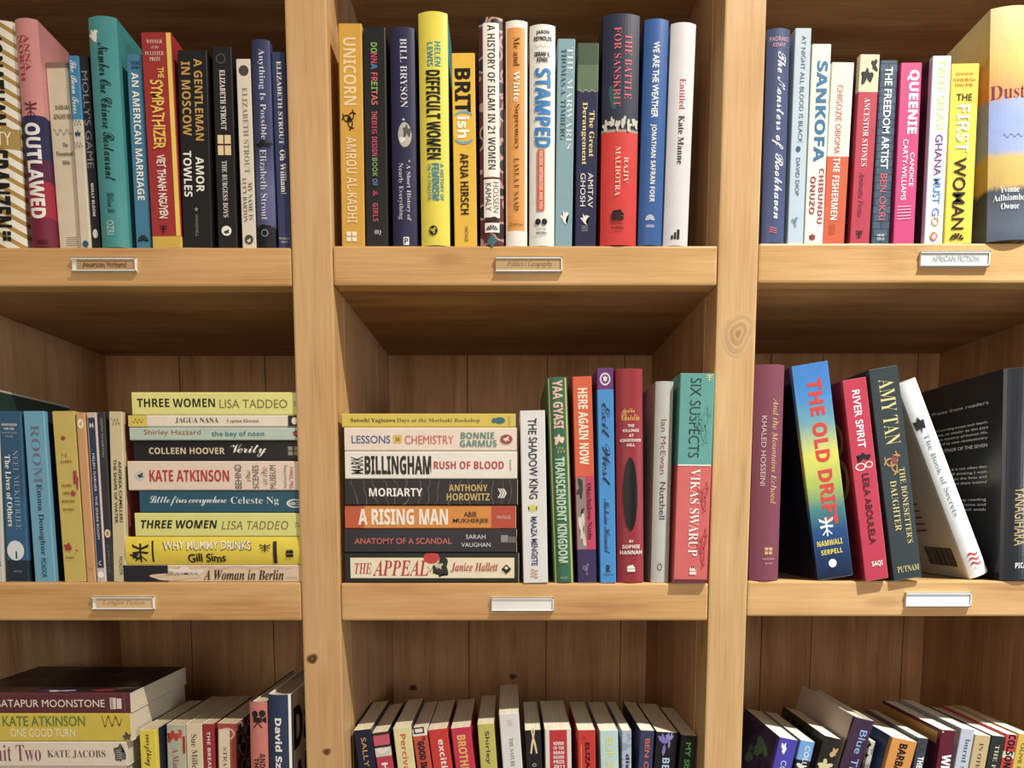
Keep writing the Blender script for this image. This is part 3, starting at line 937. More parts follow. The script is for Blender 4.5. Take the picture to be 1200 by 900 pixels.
stand('paperback, pale cream above and orange-red below, with slim capitals in both halves',
      [(None, 'cb5630'), (525, 'dbdac6')], 303, 390, 170, 268, 350, 845,
      [T('CHIGOZIE OBIOMA', 'n', 'c45136', .3, .56, 256, 516, 'd', 'a'), T('THE FISHERMEN', 'X', 'efe7da', .3, .6, 530, 764), E('lines', 'a8401f', .4, 800, .15, 18, 'p')], ins=.005)
stand('crimson paperback with a cream and black picture panel at the top of its spine',
      [(None, 'b53345'), (282, 'd9c8a2'), (140, '4a3b32')], 410, 488, 140, 373, 445, 845,
      [E('blob', '1b1716', .4, 222, .32, 34, 'spine_picture', 3), E('blob', '221b18', .75, 180, .18, 24, 'spine_picture', 5), T('ANCESTOR STONES', 'R', 'ecdcd8', .34, .62, 305, 562), T('Aminatta Forna', 'I', '5b1f28', .3, .58, 582, 752, 'd', 'a'),
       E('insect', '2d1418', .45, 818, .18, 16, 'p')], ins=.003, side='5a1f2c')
Z(1020, 0, 2.7278)
stand('slate-blue paperback patterned with brickwork, white capitals above pinkish red ones',
      ('pat', ('brick', '3a4c5e', '25313d', 55), dict(c3='46586a')), 31, 90, 192, 4, 58, 772,
      [T('THE FREEDOM ARTIST', 'b', 'e6e6e2', .3, .72, 214, 540), T('BEN OKRI', 'n', 'd3575f', .32, .7, 556, 704, 'd', 'a'), T('HEAD', 'n', 'e0e0da', .3, .72, 748, 756, 'h', 'p'), T('ZEUS', 'n', 'e0e0da', .3, .72, 760, 768, 'h', 'p')], ins=.005)
stand('magenta-pink paperback with bold white capitals',
      'c53a6f', 96, 168, 200, 74, 138, 772,
      [T('QUEENIE', 'k', 'f4e9ec', .34, .88, 224, 428), T('CANDICE', 'n', 'f2e2e8', .62, .82, 488, 596, 'd', 'a'), T('CARTY-WILLIAMS', 'n', 'f2e2e8', .26, .5, 446, 640, 'd', 'a'), E('lines', 'e7b9c8', .45, 680, .32, 22)], ins=.004)
stand('pale lavender paperback with letters shading from yellow-green through violet to orange',
      'ccd6e4', 200, 260, 178, 172, 230, 772,
      [T('TAIYE SELASI', 'b', 'c5cf6c', .34, .74, 190, 414, 'd', 'a'), T('GHANA', 'b', '7a3f72', .34, .74, 430, 562), T('MUST', 'b', '5b7fb0', .34, .74, 570, 650), T('G', 'b', '7d88b8', .34, .74, 664, 690), T('O', 'b', 'd99a5c', .34, .74, 694, 722),
       E('disc', 'c96a3c', .5, 756, .2, 14, 'p'), E('blob', 'f0ece0', .5, 757, .1, 10, 'p')], ins=.003, side='3d2a33')
stand('bright yellow paperback with white then black sans capitals',
      'eec31d', 263, 346, 203, 232, 327, 772,
      [T('JENNIFER', 'n', 'a04a1c', .16, .8, 232, 244, 'h', 'a'), T('NANSUBUGA', 'n', 'a04a1c', .08, .88, 249, 261, 'h', 'a'), T('MAKUMBI', 'n', 'a04a1c', .16, .78, 266, 278, 'h', 'a'), T('THE', 'b', '2a2418', .22, .78, 300, 322, 'h'),
       T('FIRST', 'X', 'f6f0dc', .28, .72, 336, 486), T('WOMAN', 'b', '2a2418', .22, .68, 504, 734), E('fan', '2a2418', .44, 760, .26, 15, 'p')], ins=.003)
stand('big hardback banded in peach, lavender, ochre and slate at the right frame edge',
      [(None, '48505e'), (700, '59606c'), (590, '4a4d58'), (572, 'c49f52'), (480, 'cbaa58'), (455, '96a0c8'), (350, '93a0cc'), (295, '9aa3c8'), (288, 'dc8a52'), (160, 'e0b45e'), (20, 'd8c488')], 392, 540, 16, 380, 520, 772,
      [T('Dust', 'R', '6a2330', .02, .74, 268, 312, 'h'), E('squiggle', '51597a', .5, 432, .22, 8, 'spine_picture'), T('Yvonne', 'R', 'f2efe6', .24, .66, 594, 614, 'h', 'a'), T('Adhiambo', 'R', 'f2efe6', .1, .8, 620, 640, 'h', 'a'), T('Owuor', 'R', 'f2efe6', .26, .66, 648, 668, 'h', 'a')],
      hard=1, ins=-.004, interp='L', rough=.22)

# ---------------------------------------------------------------- middle row, left compartment
cell(2, 0, 'books standing in the middle left compartment')
Z(0, 450, 3.75)
stand('pale grey book partly out of frame at the left edge beside the deep blue one', 'c9c8c2', -72, -3, 122, -48, 19, 858, [T('K', 'n', '3a3a3a', .7, .9, 780, 800, 'h', 'p')], ins=.004)
stand('deep blue paperback with a white full moon picture near its foot',
      [(None, '22323f'), (776, '2f6288'), (500, '2f5a7c'), (118, '27465a')], -2, 84, 119, 27, 132, 858,
      [T('SHORTLISTED', 'X', 'e6e4dc', .1, .8, 174, 184, 'h', 's'), T('FOR THE', 'X', 'e6e4dc', .2, .66, 192, 202, 'h', 's'), T('MAN BOOKER', 'n', '9fb2bd', .1, .8, 210, 219, 'h', 's'), T('PRIZE', 'n', '9fb2bd', .26, .6, 226, 235, 'h', 's'),
       T('NEEL MUKHERJEE', 'R', '87a2b6', .5, .78, 290, 640, 'd', 'a'), T('The Lives of Others', 'B', 'f1efe8', .16, .42, 312, 626), E('disc', 'd9dde0', .46, 732, .4, 44, 'moon_picture'), R('202a34', .45, .52, 735, 768, 'small_figure'),
       T('VINTAGE', 'n', '8d98a0', .3, .7, 818, 828, 'h', 'p')], ins=.004, side='1d222b')
stand('sky-blue paperback with grey-violet and navy serif lettering in the middle left compartment',
      '6aa6c0', 99, 194, 119, 155, 241, 858,
      [T('ROOM', 'R', '6e6f86', .3, .72, 180, 436), T('Emma Donoghue', 'B', '2c4058', .34, .66, 440, 752, 'd', 'a'), T('PICADOR', 'b', '2a4a5e', .38, .62, 764, 850, 'd', 'p')], ins=.004, side='1c2a44')
stand('mustard-yellow hardback splashed with a dark pink blot and red spots',
      'c9b254', 226, 327, 119, 284, 379, 858,
      [E('disc', 'a5452c', .42, 238, .1, 10, 'red_spot'), T('P. D.', 'R', '6d5a30', .3, .55, 306, 322, 'h', 'a'), T('JAMES', 'R', '6d5a30', .22, .72, 334, 350, 'h', 'a'), E('blob', 'b03a56', .86, 418, .12, 48, 'ink_splash', 12), E('blob', 'b03a56', .7, 482, .12, 16, 'ink_splash', 4),
       T('TALKING', 'B', '5f4e2a', .2, .66, 440, 452, 'h'), T('ABOUT', 'B', '5f4e2a', .24, .66, 474, 486, 'h'), T('DETECTIVE', 'B', '5f4e2a', .16, .76, 510, 522, 'h'), T('FICTION', 'B', '5f4e2a', .2, .68, 546, 558, 'h'),
       E('blob', 'a5303c', .3, 716, .18, 21, 'ink_splash', 7), E('disc', '8a3a30', .68, 732, .04, 4, 'red_spot'), T('FABER', 'n', '6d5a30', .16, .56, 758, 768, 'h', 'p')], ins=.004)
stand('thin faded orange paperback with a small pale oval at its top', 'cf9a66', 329, 374, 125, 384, 419, 858,
      [E('disc', 'efe2cc', .5, 174, .32, 22, 'p'), E('blob', 'cf9a66', .5, 175, .14, 13, 'p'), E('squiggle', '9a6a3c', .5, 812, .3, 8, 's')], ins=.003)
stand('thin grey-mauve paperback with a navy spine panel and small white capitals', 'cbb9b0', 378, 423, 125, 427, 466, 858,
      [R('2d3a52', .16, .86, 148, 808), T('H', 'X', 'f1efe8', .3, .66, 172, 192, 'h', 'p'), T('HELEN GARNER : THE SPARE ROOM', 'n', 'dfe0e2', .38, .62, 305, 682), T('C', 'n', 'f1efe8', .36, .64, 778, 796, 'h', 'p'), E('disc', 'f1ece6', .5, 838, .34, 15, 'p')], ins=.003)
stand('thin charcoal paperback with worn grey capitals and a tiny orange and cream badge', '37363a', 425, 464, 122, 472, 499, 858,
      [T('EDITH WHARTON', 'n', 'a9a6a4', .36, .66, 152, 320, 'd', 'a'), E('disc', 'e8d6b8', .5, 657, .42, 18, 'p'), E('disc', 'c27b40', .5, 657, .22, 11, 'p'), T('GLIMPSES OF', 'n', '7c7a7a', .36, .62, 700, 830)], ins=.004)
stand('cream paperback with two lines of black condensed capitals, left of the lying pile',
      'cdbf93', 467, 542, 121, 503, 548, 858,
      [E('squiggle', '2c2a24', .5, 166, .3, 20), T('ANDREA CAMILLERI', 'b', '2c2a22', .62, .84, 338, 606, 'd', 'a'), T('THE SHAPE OF WATER', 'b', '2c2a22', .26, .48, 330, 612), T('PICADOR', 'n', '3a372c', .5, .74, 758, 838, 'd', 'p')], ins=.003, side='8c3f3f')

cell(2, 0, 'books piled flat in the middle left compartment')
Z(140, 450, 3.75)
lie('pale yellow paperback with black and olive capitals, topmost of the left pile', 'dfdb7c', 54, 812, 35, 132,
    [T('THREE WOMEN', 'X', '26241a', .34, .72, 78, 420), T('LISA TADDEO', 'n', '7d7a40', .3, .68, 440, 738, 'd', 'a'), E('squiggle', '2c2a1c', .5, 776, .16, 12, 'p')], ins=.004)
lie('thin cream paperback with a yellow end, second from the top of the left pile', 'e4dac4', 38, 800, 136, 185,
    [R('dcc24a', .02, .98, 39, 122, 'yellow_end'), E('squiggle', '2a2415', .5, 82, .25, 24, 'p', 3), T('JAGUA NANA', 'R', '35302a', .3, .78, 246, 436), T('Cyprian Ekwensi', 'R', '4b453d', .3, .66, 474, 612, 'd', 'a'), R('26231f', .04, .96, 742, 792, 'black_end'),
     E('disc', 'e4dac4', .5, 770, .3, 13, 'p')], ins=.003)
lie('thin mint paperback with red-brown and teal lettering in the left pile', 'b4c6b6', 44, 806, 189, 244,
    [T('Shirley Hazzard', 'n', 'a8583c', .3, .82, 108, 358, 'd', 'a'), T('the bay of noon', 'X', '3b7c84', .2, .68, 406, 636), E('leaf', '9c3a30', .5, 776, .3, 16, 'p')], ins=.003)
lie('black paperback with cream capitals and a white script word in the left pile', '1f1d1c', 62, 815, 249, 328,
    [T('COLLEEN HOOVER', 'X', 'd6c6a4', .34, .66, 130, 462, 'd', 'a'), T('Verity', 'w', 'ece6da', .2, .84, 488, 645), E('window', '8d8578', .5, 765, .22, 24, 'p')], ins=.006)
lie('pinkish cream paperback with bold red capitals in the left pile', 'e3cdb8', 37, 803, 338, 454,
    [E('disc', 'c2c6c0', .5, 90, .17, 22, 'p'), E('blob', '3b4550', .5, 92, .1, 13, 'p'), T('KATE ATKINSON', 'X', 'bb2f36', .3, .7, 132, 482, 'd', 'a'), T('BEHIND', 'n', '4a4440', .06, .88, 508, 536, 'h'), T('the', 'I', '6c6258', .3, .7, 556, 576, 'h'),
     T('SCENES', 'n', '4a4440', .06, .86, 586, 612, 'h'), T('at the', 'I', '6c6258', .2, .8, 624, 650, 'h'), T('MUSEUM', 'n', '4a4440', .06, .86, 662, 688, 'h'), T('Astounding', 'n', '6e6258', .06, .86, 722, 738, 'h', 's'), T('The Times', 'B', 'a8353a', .06, .8, 748, 764, 'h', 's')], ins=.004)
lie('dark teal paperback with white brush script in the left pile', '24556a', 88, 818, 468, 560,
    [T('Little fires everywhere', 'w', 'e9eeee', .3, .76, 132, 470), T('Celeste Ng', 'R', 'd9e4e4', .32, .72, 490, 700, 'd', 'a'), E('ring', 'd5dede', .42, 772, .2, 38, 'p'), T('ABACUS', 'X', 'd5dede', .34, .5, 745, 800, 'd', 'p')], ins=.005)
lie('pale yellow paperback with slanted black capitals, third from the bottom of the left pile', 'dcd87a', 68, 812, 566, 660,
    [T('THREE WOMEN', 'Z', '26241a', .34, .7, 94, 430), T('LISA TADDEO', 'Y', '7d7a40', .3, .66, 448, 742, 'd', 'a'), E('squiggle', '2c2a1c', .5, 780, .16, 12, 'p')], ins=.004)
lie('vivid yellow hardback with stick-figure drawings and outlined capitals in the left pile', 'e3cb27', 25, 808, 671, 792,
    [E('insect', '221d10', .42, 92, .34, 38, 'drawn_figure'), R('2a2416', .1, .86, 142, 150, 'drawn_doorway'), E('blob', '2a2416', .3, 68, .12, 24, 'drawn_figure', 5), T('WHY MUMMY DRINKS', 'h', '2e2816', .5, .86, 190, 580), T('WHY MUMMY DRINKS', 'h', 'f0e6c0', .53, .87, 193, 577),
     T('Gill Sims', 'h', '241f12', .06, .42, 300, 466, 'd', 'a'), E('insect', '221d10', .6, 640, .14, 25, 'drawn_figure'), R('2a2416', .04, .84, 676, 692, 'drawn_doorway'), E('flame', '221d10', .42, 748, .15, 16, 'p')], hard=1, ins=.002)
lie('paperback with a black end and torn peach picture, at the bottom of the left pile', 'dcbf9e', 18, 808, 794, 872,
    [R('23242b', .02, .98, 18, 214, 'black_end'), E('blob', 'e8d8ce', .62, 290, .34, 84, 'torn_paper_picture', 3), E('blob', 'dcbf9e', .3, 240, .3, 110, 'torn_paper_picture', 8), E('squiggle', 'a8a4b0', .86, 560, .1, 200, 'torn_paper_picture'), T('ANONYMOUS', 'M', '6d5644', .42, .56, 205, 345, 'd', 'a'),
     T('A Woman in Berlin', 'J', '35281e', .12, .72, 370, 722), E('lines', '8d6a50', .26, 757, .06, 24, 'p')], ins=.003)

# ---------------------------------------------------------------- middle row, middle compartment
cell(2, 1, 'books piled flat in the middle compartment')
Z(390, 470, 4.09)
lie('thin yellow paperback with small serif lettering and a teal fish, topmost of the central pile', 'd6bf3c', 43, 876, 59, 116,
    [T('Satoshi Yagisawa', 'B', '3f3822', .3, .66, 85, 300, 'd', 'a'), T('Days at the Morisaki Bookshop', 'R', '5d5428', .3, .66, 308, 705), E('disc', '2f6a6e', .5, 800, .24, 26, 'fish_emblem'), E('diamond', '2f6a6e', .5, 772, .22, 12, 'fish_emblem'), E('lines', '8a7c34', .5, 846, .3, 6, 'p')], ins=.004)
lie('pinkish cream paperback with blue and coral slim capitals in the central pile', 'ead7c6', 55, 882, 126, 232,
    [T('LESSONS', 'b', '4a5c96', .32, .66, 90, 276), R('d8b53c', .34, .68, 290, 330, 'yellow_tile'), T('in', 'X', '2a2a2a', .42, .6, 302, 320), T('CHEMISTRY', 'n', 'd2685a', .3, .66, 345, 580), T('BONNIE', 'X', '4f8a80', .52, .8, 614, 774, 'd', 'a'), T('GARMUS', 'X', '4f8a80', .18, .46, 610, 786, 'd', 'a'),
     E('disc', '9a4438', .5, 832, .2, 29, 'p'), E('blob', 'ead7c6', .5, 832, .13, 14, 'p')], ins=.003)
lie('thick white paperback with condensed black and red capitals in the central pile', 'e9e3d6', 58, 884, 240, 368,
    [T('MARK', 'b', '1e1c1b', .18, .82, 88, 146, 'h', 'a'), T('BILLINGHAM', 'k', '1e1c1b', .16, .84, 153, 472, 'd', 'a'), T('RUSH OF BLOOD', 'X', 'c02a30', .36, .64, 484, 820), T('sphere', 'n', '5a544c', .3, .7, 844, 858, 'h', 'p')], ins=.003)
lie('black paperback with faint swirling lines, white and gold capitals in the central pile', ('pat', ('swirl', '211f22', '211f22', 26), dict(thresh=0.93, c3='6d6254')), 58, 886, 374, 488,
    [T('MORIARTY', 'X', 'f0ece4', .34, .66, 174, 430), T('ANTHONY', 'X', 'c9a962', .54, .8, 556, 742, 'd', 'a'), T('HOROWITZ', 'X', 'c9a962', .18, .46, 546, 752, 'd', 'a'), E('chevrons', 'e6e0d4', .46, 812, .18, 22, 'p')], ins=.003)
lie('orange paperback reddening to the right with broad white capitals in the central pile', ('pat', ('blotch', 'c4552a', 'dd8a2a', 7), dict(thresh=0.44, c3='e09a38')), 58, 878, 500, 606,
    [R('bb4429', .03, .97, 760, 876, 'red_end'), T('A RISING MAN', 'k', 'f4e8d8', .16, .86, 122, 552), T('ABIR', 'b', '3b2414', .5, .74, 628, 692, 'd', 'a'), T('MUKHERJEE', 'b', '3b2414', .2, .44, 576, 746, 'd', 'a'), T('VINTAGE', 'n', 'e3b9a0', .42, .56, 784, 852, 'd', 'p')], ins=.004)
lie('black paperback with spaced coral capitals, second from the bottom of the central pile', '29252d', 56, 882, 612, 722,
    [T('ANATOMY OF A SCANDAL', 'b', 'c4605c', .36, .62, 104, 570), T('SARAH', 'n', 'd9d4d4', .58, .76, 638, 732, 'd', 'a'), T('VAUGHAN', 'n', 'd9d4d4', .24, .42, 616, 756, 'd', 'a'), R('8f8a8a', .44, .74, 806, 840, 'publisher_mark'), R('6b6668', .42, .68, 842, 882, 'sticker')], ins=.003)
lie('black-bordered paperback with a cream panel and red italic capitals, bottom of the central pile', '1d1c1d', 58, 892, 727, 870,
    [R('ecdfbe', .16, .84, 85, 870, 'cream_panel'), T('THE', 'J', 'b8333a', .3, .66, 105, 186), T('APPEAL', 'J', 'b8333a', .24, .76, 192, 458), E('disc', 'c8342f', .84, 474, .2, 38, 'red_wax_blot'), E('blob', '2a2826', .5, 520, .42, 40, 'ink_drawing', 14), E('blob', 'c9bfa4', .58, 508, .16, 20, 'ink_drawing', 4),
     E('squiggle', '2a2826', .45, 485, .1, 30, 'ink_drawing'), T('Janice Hallett', 'J', 'b8443c', .36, .68, 566, 792, 'd', 'a'), E('diamond', '1d1c1d', .46, 832, .16, 24, 'p'), E('diamond', 'ecdfbe', .5, 832, .06, 10, 'p')], ins=.003)
cell(2, 1, 'books standing in the middle compartment')
Z(600, 420, 3.2143)
stand('white paperback with dark hand-drawn capitals and a small yellow leaf, right of the central pile',
      'dfdfdd', 26, 127, 196, 46, 133, 851,
      [T('THE SHADOW KING', 'h', '2c2e3a', .3, .68, 226, 530), E('leaf', 'd6cf4c', .44, 565, .2, 20), T('MAAZA MENGISTE', 'h', '37497c', .34, .62, 596, 780, 'd', 'a'), E('waves', 'd39a5c', .45, 810, .15, 16, 'p')], ins=.0)
stand('green hardback with gold edge lines and condensed pink and mint capitals',
      '2f6a4b', 130, 208, 70, 160, 233, 851,
      [R('cdb24c', .06, .12, 74, 848, 'gold_line'), R('cdb24c', .88, .95, 74, 848, 'gold_line'), T('YAA GYASI', 'k', 'e3b9a6', .26, .76, 82, 264, 'd', 'a'), E('blob', 'e9c9b2', .5, 305, .26, 22, 'flower_emblem', 3), E('squiggle', 'd9c07a', .56, 345, .2, 16, 'flower_emblem'),
       T('TRANSCENDENT KINGDOM', 'k', 'b8d4b2', .26, .74, 372, 770), T('VIKING', 'n', 'a8c4a4', .3, .68, 822, 830, 'h', 'p')], hard=1, ins=.001)
stand('paperback in orange-red, photo and magenta, and deep purple sections with cream capitals',
      [(None, '3b2a5c'), (720, 'c93a60'), (445, 'dd5a32')], 226, 301, 68, 249, 319, 850,
      [T('HERE AGAIN NOW', 'k', 'f0dfc4', .26, .76, 112, 400), R('8b8178', .04, .52, 448, 718, 'spine_picture'), E('blob', 'd8cfc2', .3, 640, .2, 66, 'spine_picture', 5), E('blob', '3a3430', .26, 490, .2, 40, 'spine_picture', 6), E('blob', '2a2420', .34, 575, .1, 12, 'spine_picture', 2),
       T('Okechukwu Nzelu', 'B', '2b1a20', .6, .84, 470, 682, 'd', 'a'), E('curls', '8a7aa0', .45, 792, .18, 26, 'p')], ins=.002)
stand('bright blue paperback capped in purple with thin black handwriting',
      [(None, '3b8fd4'), (120, '6a3074')], 319, 381, 36, 332, 393, 852,
      [E('ring', 'e4d6e4', .5, 78, .32, 24, 'p'), E('leaf', 'e4d6e4', .5, 78, .17, 15, 'p'), T('Exit West', 'w', '1d2c44', .26, .74, 168, 480), T('Mohsin Hamid', 'w', '1d2c44', .3, .66, 528, 736, 'd', 'a'), T('R', 'X', '14202f', .4, .64, 778, 806, 'h', 'p'), T('RIVERHEAD', 'n', '1d2c44', .2, .82, 812, 818, 'h', 'p')], ins=.001)
Z(710, 420, 3.2143)
stand('red hardback with gold signature script above small white capitals',
      '982430', 34, 144, 38, 49, 141, 849,
      [T('Agatha', 'S', 'e6b24a', .2, .68, 186, 212, 'h', 's'), T('Christie', 'S', 'e6b24a', .18, .86, 206, 234, 'h', 's'), T('THE', 'X', 'f0e4dc', .42, .66, 248, 259, 'h'), T('KILLINGS', 'X', 'f0e4dc', .24, .84, 266, 277, 'h'), T('AT', 'X', 'f0e4dc', .46, .64, 285, 296, 'h'),
       T('KINGFISHER', 'X', 'f0e4dc', .14, .92, 303, 314, 'h'), T('HILL', 'X', 'f0e4dc', .38, .68, 321, 332, 'h'), E('disc', '0c0a0b', .5, 512, .27, 138, 'dark_oval_panel'), T('BY', 'X', 'f0e4dc', .44, .6, 684, 694, 'h', 'a'),
       T('SOPHIE', 'X', 'f0e4dc', .18, .84, 702, 716, 'h', 'a'), T('HANNAH', 'X', 'f0e4dc', .1, .92, 723, 738, 'h', 'a'), E('flame', 'f0e4dc', .5, 790, .15, 13, 'p')], hard=1, ins=.001)
stand('grey hardback with plain reddish and black sans lettering', 'b7b6ae', 192, 254, 86, 167, 240, 847,
      [T('Ian McEwan', 'n', '8f4f48', .34, .64, 230, 436, 'd', 'a'), T('Nutshell', 'n', '2c2b2b', .36, .68, 466, 606), E('ring', '4a4948', .46, 785, .14, 13, 'p')], hard=1, ins=.004)
stand('thick paperback, teal above and coral below, last at the right of the middle compartment',
      [(None, 'd2605c'), (402, '5a9d94')], 288, 408, 56, 250, 388, 851,
      [T('SIX SUSPECTS', 'n', '24403c', .3, .62, 74, 374), E('insect', 'd9d78c', .84, 72, .1, 14), E('curls', '54948b', .72, 250, .24, 76, 'leaf_pattern'), R('e9e0d4', .02, .98, 400, 405, 'white_line'), T('VIKAS SWARUP', 'R', 'f4e9e2', .4, .68, 416, 744, 'd', 'a'),
       E('curls', 'c44f50', .8, 520, .18, 60, 'leaf_pattern', 3), E('curls', 'c04648', .82, 710, .16, 80, 'leaf_pattern', 5), E('flame', 'ecd8cc', .56, 798, .1, 16, 'p'), R('6a2a34', .02, .98, 832, 846, 'dark_border')], ins=-.004)

# ---------------------------------------------------------------- middle row, right compartment
cell(2, 2, 'books standing in the middle right compartment')
Z(865, 410, 3.1056)
stand('maroon cloth hardback with faint gold italics beside the right upright post',
      '7d3b4b', 68, 171, 53, 40, 153, 836,
      [T('And the Mountains Echoed', 'I', 'd3ab6c', .62, .82, 175, 560), T('KHALED HOSSEINI', 'n', 'd8b9b4', .26, .42, 240, 494, 'd', 'a'), E('window', 'c9a06a', .6, 732, .13, 13, 'p'), T('RIVERHEAD', 'n', 'cfae9a', .4, .82, 758, 764, 'h', 'p'), T('BOOKS', 'n', 'cfae9a', .5, .76, 774, 780, 'h', 'p')], hard=1, ins=.0, rough=.6)
stand('thick leaning paperback, blue to yellow to dark, with slanting bold red capitals',
      [(None, '101a2e'), (740, '16335c'), (640, '1f4a80'), (560, '3f7f7c'), (470, 'a9b84a'), (360, 'd9cf4c'), (250, '6fa0a0'), (150, '3f86c8'), (50, '3b7cc0')], 192, 328, 50, 290, 421, 834,
      [T('THE OLD DRIFT', 'k', 'd23a30', .36, .76, 106, 636), E('insect', 'e9ecec', .42, 642, .2, 34, 'dragonfly_emblem'), T('NAMWALI', 'X', 'e3cf52', .1, .8, 690, 710, 'h', 'a'), T('SERPELL', 'X', 'e3cf52', .18, .78, 724, 742, 'h', 'a'), E('disc', 'e8ecee', .46, 775, .11, 15, 'p')],
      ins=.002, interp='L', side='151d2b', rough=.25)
stand('leaning crimson paperback with white and dark slim capitals and a black mask emblem',
      'bf2c46', 381, 464, 105, 460, 552, 836,
      [T('RIVER SPIRIT', 'b', 'f2e6e2', .34, .66, 146, 356), E('blob', '241a1c', .5, 390, .32, 18, 'mask_emblem', 3), E('ring', 'e9d6c4', .34, 424, .22, 14, 'mask_emblem'), E('ring', 'e9d6c4', .7, 420, .16, 12, 'mask_emblem'), T('LEILA ABOULELA', 'b', '4a1420', .36, .64, 450, 706, 'd', 'a'), T('SAQI', 'X', 'f2e6e2', .34, .8, 768, 790, 'h', 'p'),
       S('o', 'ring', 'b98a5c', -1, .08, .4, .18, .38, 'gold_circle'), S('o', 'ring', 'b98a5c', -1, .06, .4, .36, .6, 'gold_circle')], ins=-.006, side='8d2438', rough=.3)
Z(980, 410, 3.1045)
stand('leaning dark slate paperback with tall gold serif capitals',
      '2f3739', 124, 217, 64, 200, 321, 829,
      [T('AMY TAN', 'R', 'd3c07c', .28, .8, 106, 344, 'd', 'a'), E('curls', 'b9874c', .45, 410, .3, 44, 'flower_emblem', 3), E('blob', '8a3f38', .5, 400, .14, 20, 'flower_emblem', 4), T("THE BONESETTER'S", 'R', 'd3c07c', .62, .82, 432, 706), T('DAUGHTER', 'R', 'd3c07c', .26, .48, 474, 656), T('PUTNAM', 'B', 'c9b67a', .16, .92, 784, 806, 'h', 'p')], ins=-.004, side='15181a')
stand('white hardback leaning steeply to the left with grey lettering and a red wave emblem',
      'e9ebea', 226, 312, 112, 486, 572, 805,
      [T('M. G. VASSANJI', 'n', 'b9bec2', .62, .78, 285, 540, 'd', 'a'), T('The Book of Secrets', 'B', '8d9498', .3, .54, 300, 598), E('leaf', '26282a', .3, 265, .28, 30), E('waves', 'c8303a', .5, 755, .26, 22, 'p'), E('lines', 'c98a90', .5, 785, .2, 5, 'p'),
       S('o', 'barcode', '2e2c2a', -1, .1, .42, .84, .94, 'barcode'), S('o', 'lines', '9a4a56', -1, .3, .5, .6, .76, 'red_drawing')], hard=1, ins=.012, side='dccfb4')
stand('large black hardback with pale blurb text on its back board',
      '22252a', 604, 760, 62, 588, 740, 828,
      [T('HANYA', 'n', '4fa6c0', .56, .84, 215, 432, 'd', 'a'), T('YANAGIHARA', 'n', 'c9ac74', .3, .56, 500, 712, 'd', 'a'), T('PICADOR', 'X', 'e9e6e0', .34, .9, 774, 794, 'h', 'p')] +
      [S('n', s, 'c9ccd0', -1, .16, f1, v, v + .017) for s, f1, v in (
          ('Praise from readers', .8, .13), ('a novel of stunning scope and depth,', .92, .225), ('as intimate, as tender as the joys', .9, .25), ('and the mystery of human life,', .82, .275), ('and full of its own revolutionary', .84, .30), ('AUTHOR OF THE SEVEN', .7, .335),
          ('moving work . . . it is not often that', .92, .44), ('you find yourself thinking I wish', .9, .465), ('to go deeply into the lives and', .86, .49), ('struggle to leave them behind', .82, .515), ('a compelling reading', .7, .60), ('of good drama and', .66, .625), ('is painted with', .6, .65))], hard=1, ins=-.002, rough=.25)

# ---------------------------------------------------------------- bottom row, left compartment
cell(3, 0, 'books piled flat in the bottom left compartment')
Z(0, 750, 6)
NAVYART = ('pat', ('blotch', '2a1d19', '3a2a24', 26), dict(thresh=0.5, c3='5d4a3a'))
lie('maroon paperback with white capitals and dark cover picture, topmost of the lower left pile',
    '5f2d31', -330, 920, 374, 512, [T('THE SATAPUR MOONSTONE', 'n', 'eadccf', .3, .68, -172, 736), R('d9cbbd', .2, .78, 774, 816, 'publisher_mark'), T('SOHO', 'X', '3a2a22', .24, .74, 780, 796, 'h', 'p'), R('d9cbbd', .22, .74, 822, 856, 'publisher_mark'), R('8d5a58', .02, .98, 876, 881, 'pale_line'),
     S('o', 'blob', '3d3f7e', 1, .03, .1, .42, .72, 'cover_picture', 3), S('o', 'blob', 'cfd8de', 1, .035, .09, .5, .66, 'cover_picture', 5), S('o', 'blob', '9c3038', 1, .05, .12, .74, .9, 'cover_picture', 7)], side=NAVYART, ins=.006)
lie('yellow paperback with worn green and white capitals in the lower left pile',
    'd0b834', -300, 922, 514, 708, [T('KATE ATKINSON', 'b', '5f7f36', .54, .9, 22, 600, 'd', 'a'), T('ONE GOOD TURN', 'b', 'ede2b4', .16, .46, 72, 526), E('squiggle', '5d4a26', .72, 790, .26, 70, 'ink_crack', 2), E('blob', '55524c', .18, 890, .16, 30, 'ink_crack', 4)], ins=.006)
lie('cream paperback with large purple serif lettering and a grey bag drawing, lower left pile',
    'dfd2bd', -280, 892, 714, 882, [T('Knit Two', 'R', '8a4a62', .22, .88, -112, 288), T('KATE JACOBS', 'R', '57504a', .34, .66, 334, 742, 'd', 'a'), E('blob', '5d5f5e', .5, 842, .44, 44, 'bag_drawing', 16), E('lines', 'c4c4bc', .5, 842, .18, 20, 'bag_drawing')], ins=.006)
lie('pale paperback with navy capitals, just showing below the cream one in the lower left pile',
    'dcd0bb', -290, 890, 886, 1060, [T('FRANK', 'k', '33305a', .3, .86, 20, 330, 'd', 'a')], ins=.008)
lie('plain blue-grey paperback lying low in the lower left pile, under the navy-lettered one', '6d7a86', -320, 910, 1062, 1260, [], ins=.006)
lie('plain brown hardback lying second from the foot of the lower left pile', '6d4a34', -320, 915, 1262, 1500, [], ins=.006, hard=1)
lie('plain dark green hardback at the foot of the lower left pile', '2f4a3a', -330, 920, 1502, 1740, [], ins=.006, hard=1)
cell(3, 0, 'books standing in the bottom left compartment')
Z(150, 760, 5.4545)
